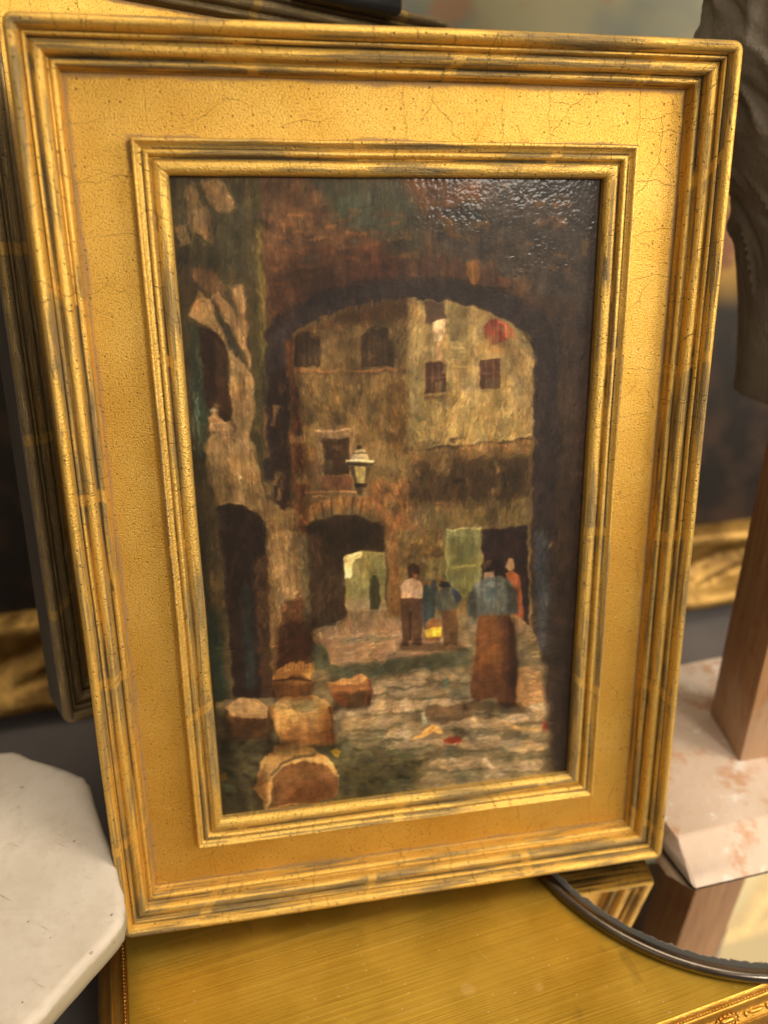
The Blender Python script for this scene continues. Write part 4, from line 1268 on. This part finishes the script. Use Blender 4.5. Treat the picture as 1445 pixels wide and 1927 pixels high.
# -- the barrels, basket and blocks
poly([(586, 1215), (605, 1214), (620, 1238), (622, 1256), (592, 1262)], (86, 84, 62))
poly([(512, 1278), (526, 1266), (588, 1266), (588, 1300), (578, 1312), (522, 1314)], (132, 96, 52), tex=.3)
poly([(512, 1276), (520, 1262), (536, 1254), (546, 1243), (556, 1246), (564, 1241), (572, 1250), (582, 1246), (591, 1262), (584, 1274), (552, 1270), (520, 1282)], (172, 132, 70), relief=1.1)
line([(514, 1281), (545, 1276), (584, 1280)], 4, (68, 42, 24), d='h')
for k in range(8):
    line([(536 + k * 6.5, 1262), (538 + k * 6.5, 1250 - (k % 3) * 3)], 2.4, (206, 164, 96), relief=1.0, warp=.8)
poly([(615, 1283), (650, 1278), (680, 1268), (694, 1272), (698, 1295), (692, 1322), (656, 1332), (625, 1314)], (158, 104, 56), relief=.8)
poly([(615, 1282), (650, 1277), (682, 1267), (692, 1272), (676, 1290), (640, 1290)], (188, 136, 78), relief=.9)
poly([(650, 1304), (690, 1300), (684, 1326), (656, 1334)], (104, 84, 50), a=.85)
line([(694, 1276), (698, 1300), (690, 1326)], 5, (76, 40, 22))
poly([(424, 1335), (450, 1314), (488, 1316), (508, 1332), (506, 1385), (432, 1392), (418, 1362)], (104, 77, 48), d='m', tex=.3)
poly([(426, 1330), (450, 1313), (486, 1315), (507, 1332), (502, 1350), (450, 1352), (430, 1346)], (172, 136, 92), relief=.9)
poly([(508, 1332), (526, 1312), (600, 1308), (622, 1328), (628, 1384), (622, 1402), (532, 1404), (514, 1366)], (198, 152, 88), tex=.22)
poly([(534, 1352), (620, 1350), (626, 1386), (618, 1402), (536, 1402)], (172, 124, 68), a=.7, soft=6)
poly([(516, 1326), (530, 1313), (600, 1309), (618, 1328), (604, 1344), (540, 1348), (520, 1342)], (176, 140, 84), relief=1.0, d='h')
poly([(548, 1322), (590, 1318), (604, 1330), (580, 1338), (552, 1336)], (146, 126, 82), a=.9, d='h')
poly([(534, 1338), (550, 1332), (560, 1352), (548, 1360)], (206, 164, 98), relief=1.1)
line([(618, 1330), (627, 1360), (626, 1396)], 6, (124, 86, 48))
poly([(480, 1482), (488, 1432), (518, 1404), (570, 1399), (618, 1424), (636, 1460), (630, 1502), (500, 1526)], (196, 150, 88), relief=.7)
poly([(506, 1520), (508, 1478), (524, 1448), (560, 1432), (606, 1436), (634, 1464), (630, 1504)], (128, 88, 50), d='m', tex=.22)
line([(504, 1516), (508, 1474), (526, 1444), (562, 1428), (600, 1430)], 6, (210, 164, 100), relief=1.1)
line([(512, 1462), (528, 1440), (552, 1424), (592, 1418)], 6, (98, 84, 52), a=.85)
poly([(622, 1414), (634, 1406), (642, 1414), (634, 1424)], (206, 160, 34), relief=1.0)
poly([(410, 1458), (424, 1456), (430, 1468), (414, 1472)], (164, 126, 34), relief=.7)
poly([(414, 1474), (440, 1476), (446, 1490), (420, 1490)], (106, 112, 84), a=.9)
# -- figures
F_ = dict(warp=1.0, tex=.14)
poly([(765, 1066), (776, 1058), (788, 1064), (791, 1078), (784, 1090), (768, 1088)], (58, 38, 25), **F_)
poly([(776, 1080), (786, 1080), (784, 1092), (776, 1092)], (150, 98, 58), **F_)
poly([(752, 1104), (762, 1092), (774, 1088), (790, 1093), (800, 1114), (794, 1128), (755, 1128)], (182, 146, 116), relief=1.0, **F_)
poly([(752, 1126), (796, 1126), (794, 1170), (792, 1216), (776, 1212), (772, 1180), (768, 1216), (758, 1216), (754, 1160)], (84, 58, 39), **F_)
line([(772, 1150), (771, 1205)], 4, (48, 34, 24), **F_)
poly([(796, 1104), (806, 1090), (818, 1092), (824, 1112), (814, 1180), (806, 1200), (796, 1180), (793, 1150)], (60, 66, 64), **F_)
poly([(798, 1094), (806, 1088), (814, 1094), (808, 1102)], (104, 76, 46), **F_)
poly([(824, 1102), (830, 1093), (842, 1094), (848, 1104), (838, 1110)], (46, 42, 42), **F_)
poly([(816, 1124), (826, 1110), (842, 1105), (858, 1114), (868, 1130), (858, 1146), (826, 1151), (818, 1142)], (80, 78, 66), relief=.6, **F_)
poly([(848, 1104), (860, 1112), (868, 1126), (858, 1136), (850, 1118)], (52, 54, 70), **F_)
poly([(828, 1150), (858, 1146), (862, 1180), (860, 1216), (848, 1210), (836, 1216), (832, 1180)], (92, 66, 41), **F_)
poly([(800, 1170), (812, 1162), (824, 1164), (832, 1190), (828, 1206), (800, 1206)], (130, 88, 50), **F_)
poly([(799, 1186), (812, 1182), (830, 1180), (829, 1198), (801, 1200)], (212, 170, 36), relief=1.0, **F_)
for (cx_, cy_) in ((806, 1192), (816, 1190), (824, 1189)):
    poly([(cx_ - 4, cy_), (cx_, cy_ - 4), (cx_ + 4, cy_), (cx_, cy_ + 4)], (230, 190, 60), relief=1.0, warp=.5)
# the second woman beyond, then the woman walking away
poly([(950, 1066), (956, 1050), (966, 1052), (968, 1068), (958, 1074)], (150, 116, 84), **F_)
poly([(950, 1078), (964, 1072), (976, 1082), (985, 1150), (984, 1170), (966, 1160)], (134, 78, 44), **F_)
poly([(904, 1066), (912, 1052), (930, 1048), (944, 1058), (950, 1072), (940, 1084), (912, 1082)], (36, 24, 21), **F_)
poly([(906, 1062), (914, 1054), (926, 1052), (920, 1066), (910, 1074)], (84, 60, 44), a=.8, **F_)
poly([(910, 1078), (928, 1076), (930, 1090), (910, 1090)], (146, 116, 88), **F_)
poly([(884, 1118), (896, 1098), (914, 1086), (940, 1084), (958, 1092), (970, 1112), (974, 1152), (958, 1158), (898, 1158), (894, 1180), (892, 1186), (880, 1170), (878, 1142)], (86, 86, 80), relief=.8, mot=.2, **F_)
poly([(915, 1110), (932, 1108), (930, 1126), (918, 1128)], (70, 86, 84), a=.6, **F_)
poly([(900, 1100), (926, 1094), (946, 1100), (930, 1106)], (104, 106, 98), a=.8, relief=.6, **F_)
poly([(878, 1162), (888, 1160), (896, 1180), (894, 1190), (884, 1186)], (132, 118, 96), **F_)
poly([(900, 1158), (958, 1156), (966, 1190), (972, 1260), (968, 1328), (956, 1332), (938, 1326), (934, 1312), (918, 1314), (898, 1320), (886, 1312), (885, 1296), (893, 1230), (897, 1180)],
     (98, 64, 35), tex=.25, warp=1.0)
poly([(900, 1160), (930, 1158), (940, 1200), (936, 1260), (900, 1270), (898, 1200)], (122, 74, 33), a=.6, soft=16, tex=.2, warp=1)
poly([(904, 1164), (926, 1160), (932, 1230), (926, 1290), (906, 1280), (900, 1220)], (122, 78, 38), a=.5, soft=14, warp=1)
poly([(890, 1262), (968, 1262), (968, 1328), (938, 1326), (934, 1312), (898, 1320), (884, 1310)], (82, 50, 29), a=.55, soft=14, warp=1)
poly([(956, 1160), (968, 1180), (974, 1250), (968, 1326), (960, 1300)], (58, 36, 22), a=.75, soft=4, warp=1)
poly([(968, 1158), (976, 1160), (990, 1172), (984, 1186), (974, 1192), (968, 1182)], (146, 116, 88), relief=.7, **F_)

# -- glazes: the pigment's own darks, laid over the finished forms
for q, f, so in (([(420, 1352), (506, 1350), (506, 1394), (424, 1396)], (.76, .7, .64), 10), ([(520, 1376), (628, 1372), (626, 1406), (526, 1408)], (.8, .74, .66), 12),
                 ([(600, 1330), (630, 1330), (630, 1404), (606, 1404)], (.8, .72, .62), 12), ([(500, 1400), (560, 1392), (530, 1412), (490, 1430)], (.72, .68, .62), 10),
                 ([(560, 1470), (636, 1468), (630, 1506), (520, 1524)], (.84, .78, .72), 16), ([(475, 1470), (500, 1440), (500, 1524), (480, 1524)], (.74, .68, .62), 8),
                 ([(506, 1328), (516, 1328), (516, 1400), (504, 1400)], (.6, .55, .5), 5), ([(514, 1288), (590, 1284), (586, 1316), (516, 1318)], (.68, .6, .54), 7),
                 ([(624, 1306), (696, 1300), (690, 1334), (628, 1336)], (.7, .62, .56), 8), ([(410, 1388), (640, 1404), (640, 1420), (412, 1420)], (.7, .7, .66), 10),
                 ([(630, 1440), (800, 1430), (780, 1510), (640, 1520)], (.78, .78, .74), 20), ([(406, 1340), (424, 1340), (470, 1540), (412, 1545)], (.6, .6, .58), 14),
                 ([(944, 1160), (972, 1160), (974, 1330), (950, 1330)], (.78, .72, .68), 10),
                 ([(950, 1095), (974, 1110), (976, 1156), (956, 1156)], (.66, .66, .66), 6), ([(880, 1120), (894, 1105), (900, 1158), (884, 1180)], (.78, .78, .76), 6),
                 ([(870, 1318), (980, 1322), (990, 1344), (870, 1336)], (.66, .62, .58), 6), ([(752, 1210), (866, 1208), (880, 1226), (752, 1224)], (.7, .66, .6), 5),
                 ([(580, 985), (726, 975), (728, 1030), (600, 1040)], (.8, .76, .7), 12), ([(540, 640), (560, 630), (590, 1000), (566, 1010)], (.78, .72, .66), 8),
                 ([(545, 625), (680, 570), (770, 560), (770, 600), (660, 612), (560, 660)], (.76, .7, .64), 14), ([(770, 870), (996, 852), (996, 940), (780, 950)], (.82, .78, .72), 14),
                 ([(560, 840), (600, 840), (606, 930), (572, 930)], (.82, .76, .7), 10), ([(728, 720), (766, 700), (768, 850), (730, 860)], (.82, .78, .72), 12),
                 ([(320, 470), (420, 470), (400, 560), (330, 600)], (.84, .8, .76), 24), ([(318, 820), (392, 860), (430, 1540), (400, 1545)], (.7, .7, .66), 24),
                 ([(500, 480), (760, 440), (760, 520), (560, 580), (505, 620)], (.82, .74, .7), 22), ([(1000, 335), (1140, 335), (1110, 900), (1040, 900)], (.8, .8, .84), 30),
                 ([(1040, 900), (1110, 900), (1080, 1480), (1030, 1480)], (.74, .72, .72), 24), ([(520, 1180), (594, 1160), (590, 1260), (510, 1300)], (.7, .62, .56), 12)):
    glaze(q, f, so)

# -- broken plaster, stones and stains on the walls of the court
for k in range(150):
    x0 = 560 + RNG.random() * 430
    y0 = 610 + RNG.random() * 370
    if 640 < x0 < 712 and 828 < y0 < 935: continue
    lit = x0 > 765 and y0 < 835
    cc_ = ([(176, 146, 92), (120, 100, 60), (158, 124, 70), (104, 88, 58)] if lit else [(146, 112, 64), (74, 57, 36), (122, 94, 54), (60, 48, 33), (144, 114, 72)])[k % (4 if lit else 5)]
    wq, hq = 5 + RNG.random() * 12, 4 + RNG.random() * 10
    poly([(x0 - wq, y0 - hq), (x0 + wq, y0 - hq + RNG.normal() * 3), (x0 + wq * .8, y0 + hq), (x0 - wq * .9, y0 + hq * .8)], cc_, a=.42, relief=.6, soft=3)
for k in range(60):
    x0 = 500 + RNG.random() * 560
    y0 = 345 + RNG.random() * 170
    cc_ = [(128, 88, 52), (52, 42, 38), (104, 72, 46), (66, 66, 56), (140, 98, 58)][k % 5]
    line([(x0, y0), (x0 + 10 + RNG.random() * 24, y0 + RNG.normal() * 5)], 4 + RNG.random() * 9, cc_, a=.45, d='h', relief=.7)
for k in range(46):
    x0 = 392 + RNG.random() * 150
    y0 = 660 + RNG.random() * 520
    if x0 < 505 and y0 > 935: continue
    cc_ = [(164, 130, 84), (92, 70, 45), (140, 110, 72), (72, 56, 38)][k % 4]
    line([(x0, y0), (x0 + RNG.normal() * 4, y0 + 14 + RNG.random() * 30)], 4 + RNG.random() * 7, cc_, a=.5, relief=.8)

# -- brushwork: the drawing above is laid down again as loaded strokes, broad ones first, that follow the forms
def blur(a_, k):
    for ax_ in (0, 1):
        for _ in range(2):
            pad = [(0, 0)] * a_.ndim
            pad[ax_] = (k + 1, k)
            cs_ = np.cumsum(np.pad(a_, pad, mode='edge'), axis=ax_)
            n_ = a_.shape[ax_]
            a_ = (np.take(cs_, np.arange(2 * k + 1, 2 * k + 1 + n_), ax_) - np.take(cs_, np.arange(0, n_), ax_)) / (2 * k + 1)
    return a_


big_ = (vnoise(NY, NX, 70, 55) - .5) + 0.6 * (vnoise(NY, NX, 28, 22) - .5)
C *= (1 + 0.24 * big_ + 0.30 * MOT + 0.10 * STV)[..., None]
hue_ = (vnoise(NY, NX, 24, 18) - .5) + 0.7 * (vnoise(NY, NX, 7, 5) - .5)
C *= np.stack([1 + .05 * hue_, 1 + 0 * hue_, 1 - .12 * hue_], -1)
C0 = np.clip(C, 3, 255)
lum0 = C0 @ np.array([.3, .6, .1])
ls = blur(lum0, 4)
gyv, gxv = np.gradient(ls)
gmag = np.hypot(gxv, gyv)
edge_ang = np.arctan2(gxv, -gyv)                 # along the contours of the forms
wander = (vnoise(NY, NX, 60, 60) - .5) * 2.4
CV = blur(C0, 3).copy()
yy0 = cvt([(700, 1190)])[0][1]


def stroke(cx_, cy_, L, Wd, ang, color, alpha, rel):
    R_ = int(max(L, Wd) * 1.1) + 2
    ix, iy = int(cx_), int(cy_)
    x0, x1, y0, y1 = max(ix - R_, 0), min(ix + R_, NX), max(iy - R_, 0), min(iy + R_, NY)
    gx_ = GX[y0:y1, x0:x1] - cx_
    gy_ = GY[y0:y1, x0:x1] - cy_
    ca_, sa_ = math.cos(ang), math.sin(ang)
    a_ = gx_ * ca_ + gy_ * sa_
    b_ = -gx_ * sa_ + gy_ * ca_ + 0.012 * a_ * a_ * math.sin(cx_ * 7.7)
    ph = cx_ * 3.1 + cy_ * 1.7
    br = np.sin(b_ * 2.6 + ph) * 0.6 + np.sin(b_ * 4.3 + ph * 2) * 0.4
    end = np.abs(a_) / L + 0.16 * br
    mk = np.clip((1.0 - end) * 3.0, 0, 1) * np.clip((1.0 - np.abs(b_) / Wd) * 2.2, 0, 1)
    m3 = (mk * alpha)[..., None]
    CV[y0:y1, x0:x1] = CV[y0:y1, x0:x1] * (1 - m3) + color * (1 + 0.07 * br)[..., None] * m3
    rim_ = np.clip(1 - np.abs(np.abs(b_) / Wd - 0.8) * 4, 0, 1)
    HT[y0:y1, x0:x1] += rel * mk * (0.45 + 0.35 * br + 0.5 * rim_)


for (n_s, L_, W_2, al, jit, kb, rel, thr) in ((1700, 15, 5.5, .80, .14, 4, .30, None), (5200, 9.5, 3.2, .85, .17, 2, .35, None), (3000, 7.0, 2.2, .7, .24, 1, .4, None),
                                              (9000, 6.0, 2.0, .85, .10, 1, .35, 5.0), (20000, 3.6, 1.1, .88, .09, 0, .30, 4.0), (14000, 2.4, 0.8, .85, .12, 0, .25, 4.0)):
    src = blur(C0, kb) if kb else C0
    for _ in range(n_s):
        cx_, cy_ = RNG.random() * (NX - 1), RNG.random() * (NY - 1)
        ix, iy = int(cx_), int(cy_)
        col_ = src[iy, ix]
        if thr is not None and np.abs(col_ - CV[iy, ix]).mean() < thr and RNG.random() > 0.10: continue
        base_a = (0.0 if cy_ > yy0 else math.pi / 2) + wander[iy, ix] * (0.22 if cy_ > yy0 else 0.25)
        ang = edge_ang[iy, ix] if gmag[iy, ix] > 2.6 else base_a
        ang += RNG.normal(0, .18)
        s_ = 0.7 + RNG.random() * 0.6
        cc_ = col_ * (1 + RNG.normal(0, jit)) * (1 + RNG.normal(0, .030, 3))
        stroke(cx_, cy_, L_ * s_, W_2 * s_, ang, cc_, al, rel * (0.5 + RNG.random()) * (0.5 + lum0[iy, ix] / 110))
wd_ = np.full((NY, NX), 0.26)
for q, w_, so in (([(490, 330), (1110, 330), (1100, 560), (490, 560)], .5, 20), ([(330, 500), (520, 500), (520, 960), (350, 960)], .45, 14),
                  ([(640, 828), (712, 828), (706, 936), (646, 936)], .75, 10), ([(744, 1040), (1000, 1040), (996, 1345), (744, 1345)], .72, 14),
                  ([(404, 1236), (700, 1236), (660, 1530), (404, 1535)], .72, 16), ([(640, 1028), (735, 1028), (735, 1175), (640, 1175)], .6, 10),
                  ([(585, 800), (670, 800), (670, 930), (570, 930)], .5, 8), ([(790, 560), (975, 560), (975, 750), (790, 750)], .75, 10),
                  ([(545, 610), (745, 610), (745, 705), (545, 705)], .62, 10), ([(565, 925), (730, 925), (730, 1010), (565, 1010)], .75, 8),
                  ([(830, 985), (910, 985), (910, 1130), (830, 1130)], .5, 8), ([(765, 1335), (1035, 1335), (1035, 1470), (765, 1470)], .4, 14)):
    p = cvt(q)
    cx_, cy_ = p.mean(0)
    hx_, hy_ = (p.max(0) - p.min(0)) / 2
    m_ = np.clip(0.5 + np.minimum(hx_ - np.abs(GX - cx_), hy_ - np.abs(GY - cy_)) / so, 0, 1)
    wd_ = np.maximum(wd_, w_ * m_)
wd_ = wd_[..., None]
C = CV * (1 - wd_) + C0 * wd_
C = 92 * (np.clip(C, 2, 255) / 88) ** 1.12
# dry scumble: pale pigment caught on the ridges
rid = HT - blur(HT, 3)
C *= (1 + np.clip(rid * 0.10, -0.12, 0.16))[..., None]
# thicker, pitted paint across the top of the picture
gtop = np.clip(1.25 - GY / (NY * 0.40), 0, 1) * np.clip((GX / NX) * 1.3, 0.35, 1)
clump = np.clip((vnoise(NY, NX, 26, 32) - .25) * 1.7, 0.30, 1.0)
HT += gtop * clump * ((vnoise(NY, NX, 1.7, 1.9) - .5) * 2.2 + (vnoise(NY, NX, 3.6, 4.6) - .5) * 2.6)
HT += (vnoise(NY, NX, 2.0, 2.0) - .5) * 0.5 + STV * 0.4
lin = np.clip(C, 2, 255) / 255.0
lin = np.where(lin <= 0.04045, lin / 12.92, ((lin + 0.055) / 1.055) ** 2.4)
PIGMENT_GAIN = 0.80
lum_ = lin @ np.array([0.3, 0.6, 0.1])
lin = np.clip(lin * 0.93 + lum_[..., None] * 0.07, 0.0015, 1) * np.array([1.05, 1.01, 0.90]) * PIGMENT_GAIN
pv = np.empty((NY, NX, 3), np.float32)
pv[..., 0] = (GX + .5) / NX * PWm - PWm / 2
pv[..., 1] = PHm / 2 - (GY + .5) / NY * PHm
pv[..., 2] = HT * 0.000026 - 0.0012
idx = np.arange(NX * NY).reshape(NY, NX)
fc = np.stack([idx[1:, :-1], idx[1:, 1:], idx[:-1, 1:], idx[:-1, :-1]], -1).reshape(-1, 4).astype(np.int32)
me = bpy.data.meshes.new('painted_panel')
me.vertices.add(NX * NY)
me.vertices.foreach_set('co', pv.ravel())
me.loops.add(fc.size)
me.loops.foreach_set('vertex_index', fc.ravel())
me.polygons.add(len(fc))
me.polygons.foreach_set('loop_start', np.arange(0, fc.size, 4, dtype=np.int32))
me.update(calc_edges=True)
ca = me.color_attributes.new('pigment', 'FLOAT_COLOR', 'POINT')
ca.data.foreach_set('color', np.concatenate([lin.reshape(-1, 3), np.ones((NX * NY, 1))], 1).astype(np.float32).ravel())
me.polygons.foreach_set('use_smooth', np.ones(len(fc), bool))
g = NT('varnished_oil_paint')
at_ = g.node('ShaderNodeVertexColor', 0, layer_name='pigment')
o_ = g.obj()
fb = g.math('ADD', g.noise(g.vmul(o_, (1, .22, 1)), 2600, 2), g.noise(o_, 1100, 3))
M_PAINT = g.set(base=at_, rough=0.55, spec=0.25, coat=0.24, coatr=0.12, normal=g.bump(fb, 0.20, 0.00025))
me.materials.append(M_PAINT)
pp = bpy.data.objects.new('painted_panel', me)
col.objects.link(pp)
pp.parent = main
